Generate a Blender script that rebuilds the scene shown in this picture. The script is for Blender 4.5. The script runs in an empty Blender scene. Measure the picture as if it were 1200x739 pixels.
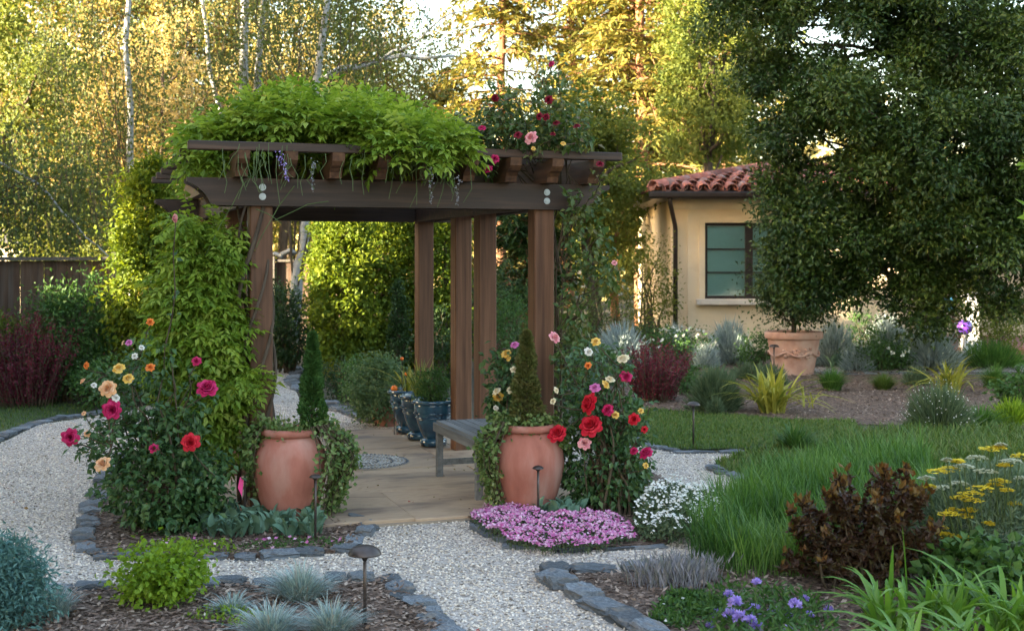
import bpy, bmesh, math
import numpy as np
from mathutils import Vector, Matrix

# ------------------------------------------------------------------ camera, sky, sun, exposure
SC = bpy.context.scene
COL = SC.collection
EYE, FPX, HOR = 1.74, 1500.0, 303.0          # eye height, focal length in photo pixels, horizon row
cam_d = bpy.data.cameras.new('camera'); cam = bpy.data.objects.new('camera', cam_d); COL.objects.link(cam)
cam.location = (0, 0, EYE); cam.rotation_euler = (math.radians(90), 0, 0)
cam_d.sensor_width = 36; cam_d.lens = FPX / 1200 * 36
cam_d.shift_y = (HOR - 369.5) / 1200
cam_d.clip_end = 500; cam_d.clip_start = 0.1
SC.camera = cam
cam_d.dof.use_dof = True; cam_d.dof.focus_distance = 8.8; cam_d.dof.aperture_fstop = 4.0

SUN_D = Vector((0.88, 0.47, -0.17)).normalized()   # direction the light travels: low evening sun from the left
world = bpy.data.worlds.new('World'); SC.world = world; world.use_nodes = True
nt = world.node_tree; nt.nodes.clear()
sky = nt.nodes.new('ShaderNodeTexSky'); sky.sky_type = 'NISHITA'; sky.sun_disc = False
sky.sun_elevation = math.asin(-SUN_D.z); sky.sun_rotation = math.atan2(-SUN_D.x, -SUN_D.y)
sky.air_density = 1.0; sky.dust_density = 3.5; sky.ozone_density = 0.4
bg = nt.nodes.new('ShaderNodeBackground'); bg.inputs[1].default_value = 0.12
wo = nt.nodes.new('ShaderNodeOutputWorld')
nt.links.new(sky.outputs[0], bg.inputs[0]); nt.links.new(bg.outputs[0], wo.inputs[0])
sun_d = bpy.data.lights.new('sun', 'SUN'); sun = bpy.data.objects.new('sun', sun_d); COL.objects.link(sun)
sun_d.energy = 5.0; sun_d.angle = math.radians(0.5); sun_d.color = (1.0, 0.83, 0.55)
sun.rotation_euler = SUN_D.to_track_quat('-Z', 'Y').to_euler()
SC.view_settings.view_transform = 'Standard'; SC.view_settings.look = 'None'
SC.view_settings.gamma = 1; SC.view_settings.exposure = 3.44
SC.view_settings.use_curve_mapping = False

# ------------------------------------------------------------------ helpers
R = np.random.RandomState(7)
def G(px, py):                                   # photo pixel on the ground -> world x, y
    d = EYE * FPX / (py - HOR); return ((px - 600) / FPX * d, d)
def WX(px, d): return (px - 600) / FPX * d
def WZ(py, d): return EYE - (py - HOR) / FPX * d
def AT(px, py, d): return np.array((WX(px, d), d, WZ(py, d)))
def nrm(a): return a / np.maximum(np.linalg.norm(a, axis=-1, keepdims=True), 1e-9)
def rdir(n, r=R): return nrm(r.normal(size=(n, 3)))

class MB:
    def __init__(s): s.V = []; s.F = []; s.R = []; s.n = 0
    def add(s, V, Fs, rnd=None):
        V = np.asarray(V, float).reshape(-1, 3)
        for f in (Fs if isinstance(Fs, list) else [Fs]):
            f = np.asarray(f, int)
            if len(f): s.F.append(f.reshape(len(f), -1) + s.n)
        s.V.append(V); s.n += len(V)
        s.R.append(np.full(len(V), R.rand()) if rnd is None else np.broadcast_to(np.asarray(rnd, float), (len(V),)))
        return s
    def box(s, c, size, rnd=None, rz=0):
        x, y, z = [v / 2 for v in size]
        V = np.array([(-x,-y,-z),(x,-y,-z),(x,y,-z),(-x,y,-z),(-x,-y,z),(x,-y,z),(x,y,z),(-x,y,z)])
        if rz:
            ca, sa = math.cos(rz), math.sin(rz); V = V @ np.array([[ca, sa, 0], [-sa, ca, 0], [0, 0, 1]])
        return s.add(V + np.array(c), np.array([(0,3,2,1),(4,5,6,7),(0,1,5,4),(1,2,6,5),(2,3,7,6),(3,0,4,7)]), rnd)
    def tube(s, P, rad, n=6, rnd=None, cap=True):
        P = np.asarray(P, float); k = len(P); rad = np.broadcast_to(np.asarray(rad, float), (k,))
        T = nrm(np.gradient(P, axis=0)); ref = np.array((0.31, 0.95, 0.05)) if abs(T[:, 2]).mean() > .6 else np.array((0, 0, 1.))
        A = nrm(np.cross(T, ref)); B = np.cross(T, A)
        an = np.arange(n) * 2 * math.pi / n
        V = P[:, None] + rad[:, None, None] * (np.cos(an)[None, :, None] * A[:, None] + np.sin(an)[None, :, None] * B[:, None])
        i = np.arange(k - 1)[:, None] * n; j = np.arange(n)[None]; jn = (j + 1) % n
        F = np.stack([i + j, i + jn, i + n + jn, i + n + j], -1).reshape(-1, 4)
        Fs = [F]
        if cap: Fs += [np.array([list(range(n))[::-1]]), np.array([[(k - 1) * n + q for q in range(n)]])]
        return s.add(V.reshape(-1, 3), Fs, rnd)
    def lathe(s, prof, n=32, c=(0, 0, 0), rnd=None):
        prof = np.array(prof, float); k = len(prof); an = np.arange(n) * 2 * math.pi / n
        V = np.stack([prof[:, 0, None] * np.cos(an), prof[:, 0, None] * np.sin(an), np.broadcast_to(prof[:, 1, None], (k, n))], -1)
        i = np.arange(k - 1)[:, None] * n; j = np.arange(n)[None]; jn = (j + 1) % n
        F = np.stack([i + j, i + jn, i + n + jn, i + n + j], -1).reshape(-1, 4)
        return s.add(V.reshape(-1, 3) + np.array(c), F, rnd)
    def prism(s, prof, axis, t0, t1, rnd=None):
        # prof: 2D polygon in (along, z); axis 'x': along=x, thickness y ; 'y': along=y, thickness x
        p = np.array(prof, float); k = len(p)
        def mk(t):
            t = np.full(k, t)
            return np.stack([p[:, 0], t, p[:, 1]], 1) if axis == 'x' else np.stack([t, p[:, 0], p[:, 1]], 1)
        V = np.concatenate([mk(t0), mk(t1)]); a = np.arange(k); b = (a + 1) % k
        return s.add(V, [np.stack([a, b, b + k, a + k], 1), np.array([a[::-1]]), np.array([a + k])], rnd)
    def build(s, name, mat, parent=None, smooth=False, world=True):
        V = np.concatenate(s.V) if s.V else np.zeros((0, 3)); rn = np.concatenate(s.R)
        if parent is not None and world:
            M = np.array(parent.matrix_basis.inverted()); V = V @ M[:3, :3].T + M[:3, 3]
        me = bpy.data.meshes.new(name)
        me.vertices.add(len(V)); me.vertices.foreach_set('co', V.astype(np.float32).ravel())
        li = np.concatenate([f.ravel() for f in s.F]); lt = np.concatenate([np.full(len(f), f.shape[1]) for f in s.F])
        ls = np.concatenate([[0], np.cumsum(lt)[:-1]])
        me.loops.add(len(li)); me.loops.foreach_set('vertex_index', li.astype(np.int32))
        me.polygons.add(len(lt)); me.polygons.foreach_set('loop_start', ls.astype(np.int32))
        at = me.attributes.new('rnd', 'FLOAT', 'POINT'); at.data.foreach_set('value', rn.astype(np.float32))
        me.update(calc_edges=True)
        me.polygons.foreach_set('use_smooth', np.full(len(lt), bool(smooth)))
        if mat: me.materials.append(mat)
        return link(name, me, parent)

def link(name, data, parent=None):
    o = bpy.data.objects.new(name, data); COL.objects.link(o)
    if parent is not None: o.parent = parent
    return o
def tag(o, label=None, cat=None, group=None, kind=None):
    if label: o['label'] = label
    if cat: o['category'] = cat
    if group: o['group'] = group
    if kind: o['kind'] = kind
    return o
def thing(name, label, cat, loc=(0, 0, 0), rz=0, group=None):
    o = link(name, None); o.location = tuple(float(v) for v in loc); o.rotation_euler = (0, 0, rz)
    o.matrix_basis = Matrix.Translation(o.location) @ Matrix.Rotation(rz, 4, 'Z')
    o.empty_display_size = .1
    return tag(o, label, cat, group)
def copy_tree(o, parent=None):
    c = o.copy(); COL.objects.link(c); c.parent = parent
    for ch in list(o.children): copy_tree(ch, c)
    return c

# ------------------------------------------------------------------ materials
MATS = {}
def newmat(name):
    m = bpy.data.materials.new(name); m.use_nodes = True; n = m.node_tree.nodes; n.clear()
    out = n.new('ShaderNodeOutputMaterial'); MATS[name] = m
    return m, n, m.node_tree.links, out
def ramp(n, cols, pos=None):
    r = n.new('ShaderNodeValToRGB'); e = r.color_ramp.elements
    while len(e) < len(cols): e.new(0.5)
    for i, c in enumerate(cols):
        e[i].position = i / (len(cols) - 1) if pos is None else pos[i]; e[i].color = (*c, 1)
    return r
def leafmat(name, cols, trans=.35, rough=.55, spec=.25, tint=(1.25, 1.15, .55)):
    m, n, l, out = newmat(name)
    a = n.new('ShaderNodeAttribute'); a.attribute_name = 'rnd'
    r = ramp(n, cols); l.new(a.outputs['Fac'], r.inputs[0])
    p = n.new('ShaderNodeBsdfPrincipled'); p.inputs['Roughness'].default_value = rough
    p.inputs['Specular IOR Level'].default_value = spec
    l.new(r.outputs[0], p.inputs['Base Color'])
    if trans:
        t = n.new('ShaderNodeBsdfTranslucent'); mx = n.new('ShaderNodeMix'); mx.data_type = 'RGBA'; mx.blend_type = 'MULTIPLY'
        mx.inputs[0].default_value = 1; mx.inputs[7].default_value = (*tint, 1)
        l.new(r.outputs[0], mx.inputs[6]); l.new(mx.outputs[2], t.inputs[0])
        s = n.new('ShaderNodeMixShader'); s.inputs[0].default_value = trans
        l.new(p.outputs[0], s.inputs[1]); l.new(t.outputs[0], s.inputs[2]); l.new(s.outputs[0], out.inputs[0])
    else: l.new(p.outputs[0], out.inputs[0])
    return m
def surf(name, cols, scale=8, stretch=(1, 1, 1), rough=.7, bump=.3, bdist=.01, detail=6, pos=None, metal=0, spec=.4, coat=0,
         bscale=None, wear=None, vary=.0, distort=0.0):
    m, n, l, out = newmat(name)
    tc = n.new('ShaderNodeTexCoord'); oi = n.new('ShaderNodeObjectInfo')
    mp = n.new('ShaderNodeMapping'); mp.inputs['Scale'].default_value = stretch
    ad = n.new('ShaderNodeVectorMath'); ad.operation = 'SCALE'; cx = n.new('ShaderNodeCombineXYZ')
    for i in range(3): l.new(oi.outputs['Random'], cx.inputs[i])
    ad.inputs['Scale'].default_value = 17.0; l.new(cx.outputs[0], ad.inputs[0])
    l.new(tc.outputs['Object'], mp.inputs[0]); av = n.new('ShaderNodeVectorMath'); av.operation = 'ADD'
    l.new(mp.outputs[0], av.inputs[0]); l.new(ad.outputs[0], av.inputs[1])
    no = n.new('ShaderNodeTexNoise'); no.inputs['Scale'].default_value = scale; no.inputs['Detail'].default_value = detail
    no.inputs['Roughness'].default_value = .62; no.inputs['Distortion'].default_value = distort
    l.new(av.outputs[0], no.inputs['Vector'])
    r = ramp(n, cols, pos or [0.28 + 0.44 * i / (len(cols) - 1) for i in range(len(cols))]); l.new(no.outputs['Fac'], r.inputs[0])
    col = r.outputs[0]
    if vary:
        hv = n.new('ShaderNodeHueSaturation'); mr = n.new('ShaderNodeMapRange'); mr.inputs[3].default_value = 1 - vary; mr.inputs[4].default_value = 1 + vary
        l.new(oi.outputs['Random'], mr.inputs[0]); l.new(mr.outputs[0], hv.inputs['Value']); l.new(col, hv.inputs['Color']); col = hv.outputs[0]
    if wear:
        n2 = n.new('ShaderNodeTexNoise'); n2.inputs['Scale'].default_value = wear[1]; n2.inputs['Detail'].default_value = 4
        l.new(av.outputs[0], n2.inputs['Vector'])
        mr = n.new('ShaderNodeMapRange'); mr.inputs[1].default_value = .52; mr.inputs[2].default_value = .72; l.new(n2.outputs['Fac'], mr.inputs[0])
        mu = n.new('ShaderNodeMath'); mu.operation = 'MULTIPLY'; mu.inputs[1].default_value = wear[2]; l.new(mr.outputs[0], mu.inputs[0])
        mx = n.new('ShaderNodeMix'); mx.data_type = 'RGBA'; mx.inputs[7].default_value = (*wear[0], 1)
        l.new(mu.outputs[0], mx.inputs[0]); l.new(col, mx.inputs[6]); col = mx.outputs[2]
    p = n.new('ShaderNodeBsdfPrincipled'); p.inputs['Roughness'].default_value = rough; p.inputs['Metallic'].default_value = metal
    p.inputs['Specular IOR Level'].default_value = spec; p.inputs['Coat Weight'].default_value = coat; p.inputs['Coat Roughness'].default_value = .08
    l.new(col, p.inputs['Base Color'])
    if bump:
        b = n.new('ShaderNodeBump'); b.inputs['Strength'].default_value = bump; b.inputs['Distance'].default_value = bdist
        h = no
        if bscale:
            h = n.new('ShaderNodeTexNoise'); h.inputs['Scale'].default_value = bscale; h.inputs['Detail'].default_value = 5; l.new(av.outputs[0], h.inputs['Vector'])
        l.new(h.outputs['Fac'], b.inputs['Height']); l.new(b.outputs[0], p.inputs['Normal'])
    l.new(p.outputs[0], out.inputs[0])
    return m
def pebblemat(name, cols, scale, bump=.8, bdist=.01, rough=.8, patch=None):
    m, n, l, out = newmat(name)
    tc = n.new('ShaderNodeTexCoord'); v = n.new('ShaderNodeTexVoronoi'); v.inputs['Scale'].default_value = scale
    l.new(tc.outputs['Object'], v.inputs['Vector'])
    sp = n.new('ShaderNodeSeparateColor'); l.new(v.outputs['Color'], sp.inputs[0])
    r = ramp(n, cols); l.new(sp.outputs[0], r.inputs[0]); col = r.outputs[0]
    if patch:
        no = n.new('ShaderNodeTexNoise'); no.inputs['Scale'].default_value = patch[1]; no.inputs['Detail'].default_value = 5
        l.new(tc.outputs['Object'], no.inputs['Vector'])
        mr = n.new('ShaderNodeMapRange'); mr.inputs[1].default_value = .45; mr.inputs[2].default_value = .7; l.new(no.outputs['Fac'], mr.inputs[0])
        mx = n.new('ShaderNodeMix'); mx.data_type = 'RGBA'; mx.inputs[7].default_value = (*patch[0], 1)
        mu = n.new('ShaderNodeMath'); mu.operation = 'MULTIPLY'; mu.inputs[1].default_value = patch[2]; l.new(mr.outputs[0], mu.inputs[0])
        l.new(mu.outputs[0], mx.inputs[0]); l.new(col, mx.inputs[6]); col = mx.outputs[2]
    p = n.new('ShaderNodeBsdfPrincipled'); p.inputs['Roughness'].default_value = rough; p.inputs['Specular IOR Level'].default_value = .2
    l.new(col, p.inputs['Base Color'])
    b = n.new('ShaderNodeBump'); b.inputs['Strength'].default_value = bump; b.inputs['Distance'].default_value = bdist; b.invert = True
    l.new(v.outputs['Distance'], b.inputs['Height']); l.new(b.outputs[0], p.inputs['Normal'])
    l.new(p.outputs[0], out.inputs[0])
    return m

M_gravel = pebblemat('gravel_sheet', [(.10,.085,.075),(.42,.36,.31),(.58,.51,.46),(.34,.29,.26),(.64,.58,.53)], 85, patch=((.22,.2,.18), 1.3, .35))
M_pebble = leafmat('gravel_pebbles', [(.10,.085,.07),(.56,.47,.38),(.75,.66,.56),(.42,.35,.29),(.80,.73,.65),(.60,.49,.39)], 0, .8, .2)
M_mulch = pebblemat('mulch_sheet', [(.035,.024,.018),(.12,.08,.06),(.19,.135,.105),(.07,.048,.036)], 48, bdist=.015, patch=((.16,.11,.085), 2.1, .5))
M_chip = leafmat('mulch_chips', [(.03,.02,.015),(.13,.085,.062),(.27,.19,.15),(.08,.05,.038),(.40,.31,.25),(.16,.11,.09)], 0, .85, .2)
M_soil = surf('garden_soil', [(.03,.025,.016),(.06,.05,.03),(.04,.05,.02)], 1.4, rough=.95, bump=.6, bdist=.03)
M_turf = surf('turf_soil', [(.03,.05,.012),(.05,.08,.02)], 5, rough=.95, bump=.5)
M_slate = surf('slate', [(.06,.07,.085),(.125,.143,.165),(.23,.25,.27)], 9, stretch=(1,1,3), rough=.8, bump=.8, bdist=.012, vary=.5, wear=((.20,.165,.13), 1.6, .85))
M_sand = surf('sandstone', [(.30,.20,.125),(.42,.30,.20),(.36,.25,.17),(.18,.115,.08)], 1.5, stretch=(1,2.3,1), rough=.8, bump=.35, bdist=.01, vary=.13, distort=2.2,
              pos=[.3,.45,.58,.72], wear=((.11,.08,.068), 1.3, .75))
M_mosaic = leafmat('mosaic_pebbles', [(.30,.29,.28),(.42,.41,.39),(.52,.5,.47)], 0, .7, .3)
M_mosaicd = leafmat('mosaic_dark_pebbles', [(.10,.11,.13),(.18,.19,.21)], 0, .7, .3)
M_grout = surf('mosaic_bed', [(.24,.19,.14),(.3,.24,.18)], 30, bump=.4)
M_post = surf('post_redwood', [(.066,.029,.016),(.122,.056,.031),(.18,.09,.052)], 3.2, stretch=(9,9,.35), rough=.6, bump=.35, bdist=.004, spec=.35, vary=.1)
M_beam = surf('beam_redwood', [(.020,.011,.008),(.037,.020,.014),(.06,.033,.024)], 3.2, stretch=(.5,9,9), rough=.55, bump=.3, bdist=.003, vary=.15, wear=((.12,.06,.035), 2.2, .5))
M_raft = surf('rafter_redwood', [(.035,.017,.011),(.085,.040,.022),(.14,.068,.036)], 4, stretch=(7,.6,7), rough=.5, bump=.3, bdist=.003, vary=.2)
M_zinc = surf('galvanised_steel', [(.3,.33,.35),(.45,.48,.5)], 30, rough=.5, metal=.9, bump=.1)
M_terra = surf('terracotta', [(.25,.085,.06),(.36,.135,.10),(.45,.20,.16)], 2.2, stretch=(2.6,2.6,.7), rough=.78, bump=.25, bdist=.004, spec=.25, detail=8, wear=((.48,.31,.26), 2.6, .55))
M_terra2 = surf('pale_terracotta', [(.30,.16,.12),(.44,.26,.2),(.52,.36,.29)], 4.0, rough=.85, bump=.3, bdist=.005, spec=.2, wear=((.50,.42,.36), 3, .5))
M_glaze = surf('blue_glaze', [(.006,.026,.06),(.012,.055,.105),(.03,.11,.16)], 5, rough=.16, bump=.1, bdist=.004, spec=.6, coat=.6, wear=((.10,.17,.2), 6, .35))
M_bench = surf('weathered_teak', [(.075,.078,.085),(.14,.145,.15),(.21,.21,.215)], 4, stretch=(9,.5,9), rough=.8, bump=.4, bdist=.004, vary=.12)
M_lamp = surf('bronze_metal', [(.045,.035,.033),(.075,.06,.055),(.11,.09,.085)], 14, rough=.42, metal=.65, bump=.12, bdist=.002)
M_stucco = surf('stucco', [(.57,.455,.315),(.63,.515,.365),(.67,.56,.41)], 2.2, rough=.9, bump=.35, bdist=.006, bscale=55, wear=((.47,.36,.24), 1.1, .5))
M_trim = surf('trim_plaster', [(.5,.44,.35),(.58,.52,.43)], 4, rough=.85, bump=.2, bdist=.004, bscale=50)
M_sill = surf('sill_stone', [(.48,.42,.36),(.6,.54,.47)], 6, rough=.8, bump=.2)
M_dark = surf('dark_bronze_frame', [(.018,.012,.012),(.03,.022,.02)], 6, rough=.4, bump=.05)
M_tile = surf('roof_tile', [(.13,.05,.045),(.23,.085,.068),(.31,.135,.11)], 3, rough=.8, bump=.3, bdist=.01, vary=.45, wear=((.22,.2,.2), 3.5, .7))
M_blind = surf('window_blind', [(.66,.80,.78),(.72,.84,.82)], 1.5, rough=.7, bump=0)
M_white = surf('white_paint', [(.66,.66,.68),(.78,.78,.8)], 3, rough=.6, bump=.1)
M_fence = surf('fence_wood', [(.045,.025,.017),(.085,.05,.034),(.125,.085,.062)], 3, stretch=(6,6,.5), rough=.8, bump=.4, bdist=.006, vary=.3, wear=((.10,.095,.09), 2, .5))
M_fgrey = surf('fence_rail_wood', [(.06,.055,.052),(.11,.10,.095)], 3, stretch=(.5,6,6), rough=.85, bump=.4, bdist=.006)
M_bark = surf('bark', [(.035,.026,.02),(.08,.058,.042),(.12,.09,.07)], 9, stretch=(2,2,.5), rough=.9, bump=.8, bdist=.02)
M_redbark = surf('redwood_bark', [(.10,.045,.025),(.21,.10,.055),(.28,.15,.09)], 7, stretch=(3,3,.3), rough=.9, bump=.9, bdist=.03)
M_birch = surf('birch_bark', [(.04,.04,.036),(.26,.26,.25),(.36,.36,.35),(.44,.44,.43)], 5, stretch=(1,1,3.2), rough=.7, bump=.3, bdist=.01, pos=[.30,.40,.55,.7])
M_twig = surf('twig', [(.05,.035,.022),(.10,.075,.045)], 10, rough=.85, bump=.4)
M_green_stem = surf('green_stem', [(.05,.085,.025),(.09,.13,.04)], 10, rough=.6, bump=.2)
M_roofgrey = surf('shingle_roof', [(.05,.055,.07),(.09,.095,.11)], 8, stretch=(1,6,6), rough=.9, bump=.4)
M_glassball = surf('purple_glass', [(.08,.02,.30),(.14,.05,.42)], 4, rough=.08, bump=0, spec=.8, coat=.8)
m, n, l, out = newmat('window_glass')
gl = n.new('ShaderNodeBsdfGlossy'); gl.inputs['Roughness'].default_value = .03; gl.inputs[0].default_value = (.9,.95,1,1)
tr = n.new('ShaderNodeBsdfTransparent'); tr.inputs[0].default_value = (.86,.95,.94,1)
fr = n.new('ShaderNodeFresnel'); fr.inputs[0].default_value = 1.6; mr = n.new('ShaderNodeMath'); mr.operation = 'ADD'; mr.inputs[1].default_value = .08
ms = n.new('ShaderNodeMixShader'); l.new(fr.outputs[0], mr.inputs[0]); l.new(mr.outputs[0], ms.inputs[0])
l.new(tr.outputs[0], ms.inputs[1]); l.new(gl.outputs[0], ms.inputs[2]); l.new(ms.outputs[0], out.inputs[0])
M_glass = m

L_wist = leafmat('wisteria_leaf', [(.08,.155,.018),(.16,.26,.03),(.26,.37,.05),(.38,.46,.10)], .42, .5, .3)
L_rose = leafmat('rose_leaf', [(.022,.062,.022),(.042,.10,.033),(.068,.135,.042),(.10,.15,.042)], .25, .42, .4)
L_climb = leafmat('climbing_rose_leaf', [(.03,.07,.02),(.06,.115,.03),(.11,.14,.04),(.13,.085,.04)], .3, .45, .35)
L_ivy = leafmat('trailing_leaf', [(.06,.12,.035),(.11,.18,.05),(.17,.25,.08),(.23,.27,.12)], .3, .5, .3)
L_top = leafmat('dwarf_conifer_leaf', [(.03,.08,.022),(.05,.12,.03),(.08,.15,.04)], .25, .6, .2)
L_oak = leafmat('oak_leaf', [(.010,.027,.007),(.022,.052,.010),(.047,.086,.015),(.10,.135,.024)], .2, .42, .35)
L_horn = leafmat('hornbeam_leaf', [(.05,.09,.010),(.11,.16,.013),(.20,.24,.020)], .4, .55, .25)
L_birch = leafmat('birch_leaf', [(.05,.08,.028),(.09,.12,.04),(.13,.155,.055)], .4, .55, .2)
L_gold = leafmat('golden_leaf', [(.15,.145,.055),(.27,.235,.09),(.40,.34,.16),(.20,.21,.06)], .4, .6, .2)
L_pale = leafmat('pale_golden_leaf', [(.28,.23,.10),(.38,.31,.15),(.48,.40,.22)], .38, .6, .2)
L_ygrn = leafmat('yellow_green_leaf', [(.08,.115,.025),(.13,.165,.035),(.19,.21,.05)], .42, .6, .2)
L_cedar = leafmat('redwood_needle', [(.07,.085,.02),(.13,.135,.03),(.22,.19,.045),(.30,.24,.065)], .25, .7, .15)
L_dark = leafmat('dark_shrub_leaf', [(.015,.04,.012),(.03,.065,.018),(.05,.09,.025)], .25, .5, .3)
L_green = leafmat('green_shrub_leaf', [(.03,.085,.02),(.055,.125,.03),(.085,.16,.04)], .32, .5, .3)
L_sage = leafmat('sage_leaf', [(.055,.095,.05),(.09,.135,.075),(.13,.17,.1)], .2, .7, .15)
L_blue = leafmat('blue_grey_leaf', [(.18,.24,.26),(.29,.36,.38),(.40,.47,.48)], .15, .75, .15)
L_fescue = leafmat('blue_fescue_blade', [(.15,.22,.23),(.26,.36,.37),(.42,.52,.52),(.34,.30,.26)], .15, .7, .15)
L_juni = leafmat('blue_juniper_leaf', [(.045,.11,.105),(.08,.17,.16),(.12,.22,.2)], .12, .7, .15)
L_lamb = leafmat('lambs_ear_leaf', [(.09,.17,.12),(.14,.23,.16),(.20,.29,.21)], .15, .8, .1)
L_barb = leafmat('barberry_leaf', [(.065,.009,.02),(.13,.017,.034),(.20,.036,.052)], .3, .5, .3, (1.3,.7,.7))
L_nine = leafmat('ninebark_leaf', [(.04,.022,.014),(.07,.042,.02),(.05,.024,.02),(.085,.075,.024)], .3, .45, .35, (1.5,.8,.5))
L_ninet = leafmat('ninebark_tip_leaf', [(.13,.055,.02),(.15,.10,.025),(.09,.04,.02)], .35, .5, .3, (1.3,1,.5))
L_grass = leafmat('lawn_blade', [(.045,.095,.02),(.078,.145,.03),(.115,.18,.042),(.17,.19,.065)], .35, .55, .25)
L_meadow = leafmat('meadow_blade', [(.03,.085,.018),(.058,.145,.03),(.095,.20,.042),(.14,.25,.062)], .35, .5, .3)
L_phor = leafmat('golden_flax_blade', [(.16,.19,.03),(.32,.32,.05),(.46,.42,.08),(.12,.17,.03)], .3, .45, .35)
L_tan = leafmat('tan_grass_blade', [(.20,.13,.05),(.28,.19,.07),(.16,.14,.05)], .35, .7, .15)
L_day = leafmat('daylily_blade', [(.07,.17,.025),(.11,.24,.035),(.17,.31,.05)], .38, .4, .4)
L_yarr = leafmat('yarrow_leaf', [(.09,.15,.10),(.14,.21,.14),(.19,.26,.18)], .2, .75, .15)
L_pink = leafmat('pink_petal', [(.46,.09,.30),(.62,.22,.46),(.76,.50,.66),(.58,.14,.38),(.80,.62,.72)], .25, .7, .2, (1,.9,1))
L_wht = leafmat('white_petal', [(.62,.62,.58),(.76,.76,.72),(.82,.82,.79)], .2, .7, .2, (1,1,.9))
L_yel = leafmat('yellow_petal', [(.62,.46,.02),(.72,.58,.04),(.74,.64,.10)], .2, .7, .2, (1,1,.6))
L_cream = leafmat('faded_umbel', [(.42,.45,.34),(.54,.56,.44)], .15, .8, .1)
L_purp = leafmat('lilac_petal', [(.28,.20,.60),(.38,.29,.70),(.47,.38,.76)], .25, .7, .2, (1,1,1))
L_lav = leafmat('lavender_spike', [(.20,.20,.24),(.28,.27,.31),(.16,.18,.16)], .15, .8, .1)
L_lime = leafmat('lime_shrub_leaf', [(.11,.20,.015),(.17,.28,.02),(.24,.35,.035)], .38, .5, .3)
PET = {k: leafmat(k + '_rose_petal', c, .22, .6, .25, (1.1, .9, .8)) for k, c in {
    'red': [(.42,.004,.02),(.55,.010,.03),(.65,.03,.05)], 'crimson': [(.34,.004,.06),(.48,.01,.10),(.58,.04,.16)],
    'dark_red': [(.12,.004,.014),(.20,.006,.025),(.26,.012,.04)], 'pink': [(.68,.20,.26),(.78,.34,.38),(.82,.45,.46)],
    'mauve': [(.60,.12,.40),(.70,.25,.52)], 'peach': [(.74,.36,.16),(.80,.48,.26),(.84,.58,.38)],
    'yellow': [(.74,.42,.06),(.80,.54,.12),(.82,.62,.24)], 'cream': [(.74,.64,.40),(.80,.73,.54)], 'orange': [(.75,.17,.03),(.80,.28,.06)],
    'white': [(.74,.73,.68),(.82,.81,.78)]}.items()}

# ------------------------------------------------------------------ foliage generators
def leafq(mb, P, D, N, Ln, W, fold=.22, droop=.0, rnd=None):
    P = np.asarray(P, float); n = len(P)
    Ln = np.broadcast_to(np.asarray(Ln, float), (n,))[:, None]; W = np.broadcast_to(np.asarray(W, float), (n,))[:, None]
    D = nrm(D); S = nrm(np.cross(D, N)); N = np.cross(S, D)
    mid = P + D * Ln * .45; tip = P + D * Ln; tip[:, 2] -= droop * Ln[:, 0]
    V = np.stack([P, mid + S * W * .5 + N * fold * W, tip, mid - S * W * .5 + N * fold * W], 1).reshape(-1, 3)
    i = np.arange(n)[:, None] * 4
    F = np.concatenate([i + np.array([[0, 1, 2]]), i + np.array([[0, 2, 3]])])
    r = R.rand(n) if rnd is None else rnd
    mb.add(V, F, np.repeat(r, 4)); return mb
def blades(mb, B, out, H, W, reach, curl=1.6, segs=4, rnd=None, wv=None):
    # B base points, out horizontal unit dirs, H height, reach horizontal distance, curl = how it arches over
    n = len(B); B = np.asarray(B, float)
    H = np.broadcast_to(np.asarray(H, float), (n,)); W = np.broadcast_to(np.asarray(W, float), (n,)); reach = np.broadcast_to(np.asarray(reach, float), (n,))
    t = np.linspace(0, 1, segs + 1)
    z = H[:, None] * (t - (t ** 3) * (curl - 1) * .45) ; x = reach[:, None] * t ** 1.6
    C = B[:, None] + out[:, None] * x[..., None]; C[..., 2] += z
    sd = np.stack([-out[:, 1], out[:, 0], np.zeros(n)], 1)
    tw = R.normal(0, .5, n); sd = nrm(sd * np.cos(tw)[:, None] + np.array((0, 0, 1)) * np.sin(tw)[:, None] * .4 + out * np.sin(tw)[:, None])
    w = W[:, None] * .5 * (np.array([.75, 1, .95, .7, .5, .3, .2])[:segs + 1] if segs <= 6 else (1 - t ** 2)); w[:, -1] *= .05
    V = np.stack([C - sd[:, None] * w[..., None], C + sd[:, None] * w[..., None]], 2).reshape(n, -1, 3)
    k = 2 * (segs + 1); i = np.arange(n)[:, None, None] * k; j = np.arange(segs)[None, :, None] * 2
    F = (i + j + np.array([[[0, 1, 3, 2]]])).reshape(-1, 4)
    r = R.rand(n) if rnd is None else rnd
    mb.add(V.reshape(-1, 3), F, np.repeat(r, k)); return mb
def hdir(n): a = R.rand(n) * 2 * math.pi; return np.stack([np.cos(a), np.sin(a), np.zeros(n)], 1)
def lump(D, seed, amp=.25):
    r = np.random.RandomState(seed); v = np.zeros(len(D))
    for k in range(6):
        w = r.normal(size=3) * (1.5 + k * .9); v += np.sin(D @ w * 1.6 + r.rand() * 6.28) / (1 + k * .5)
    return 1 + amp * v / 2.2
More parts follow.
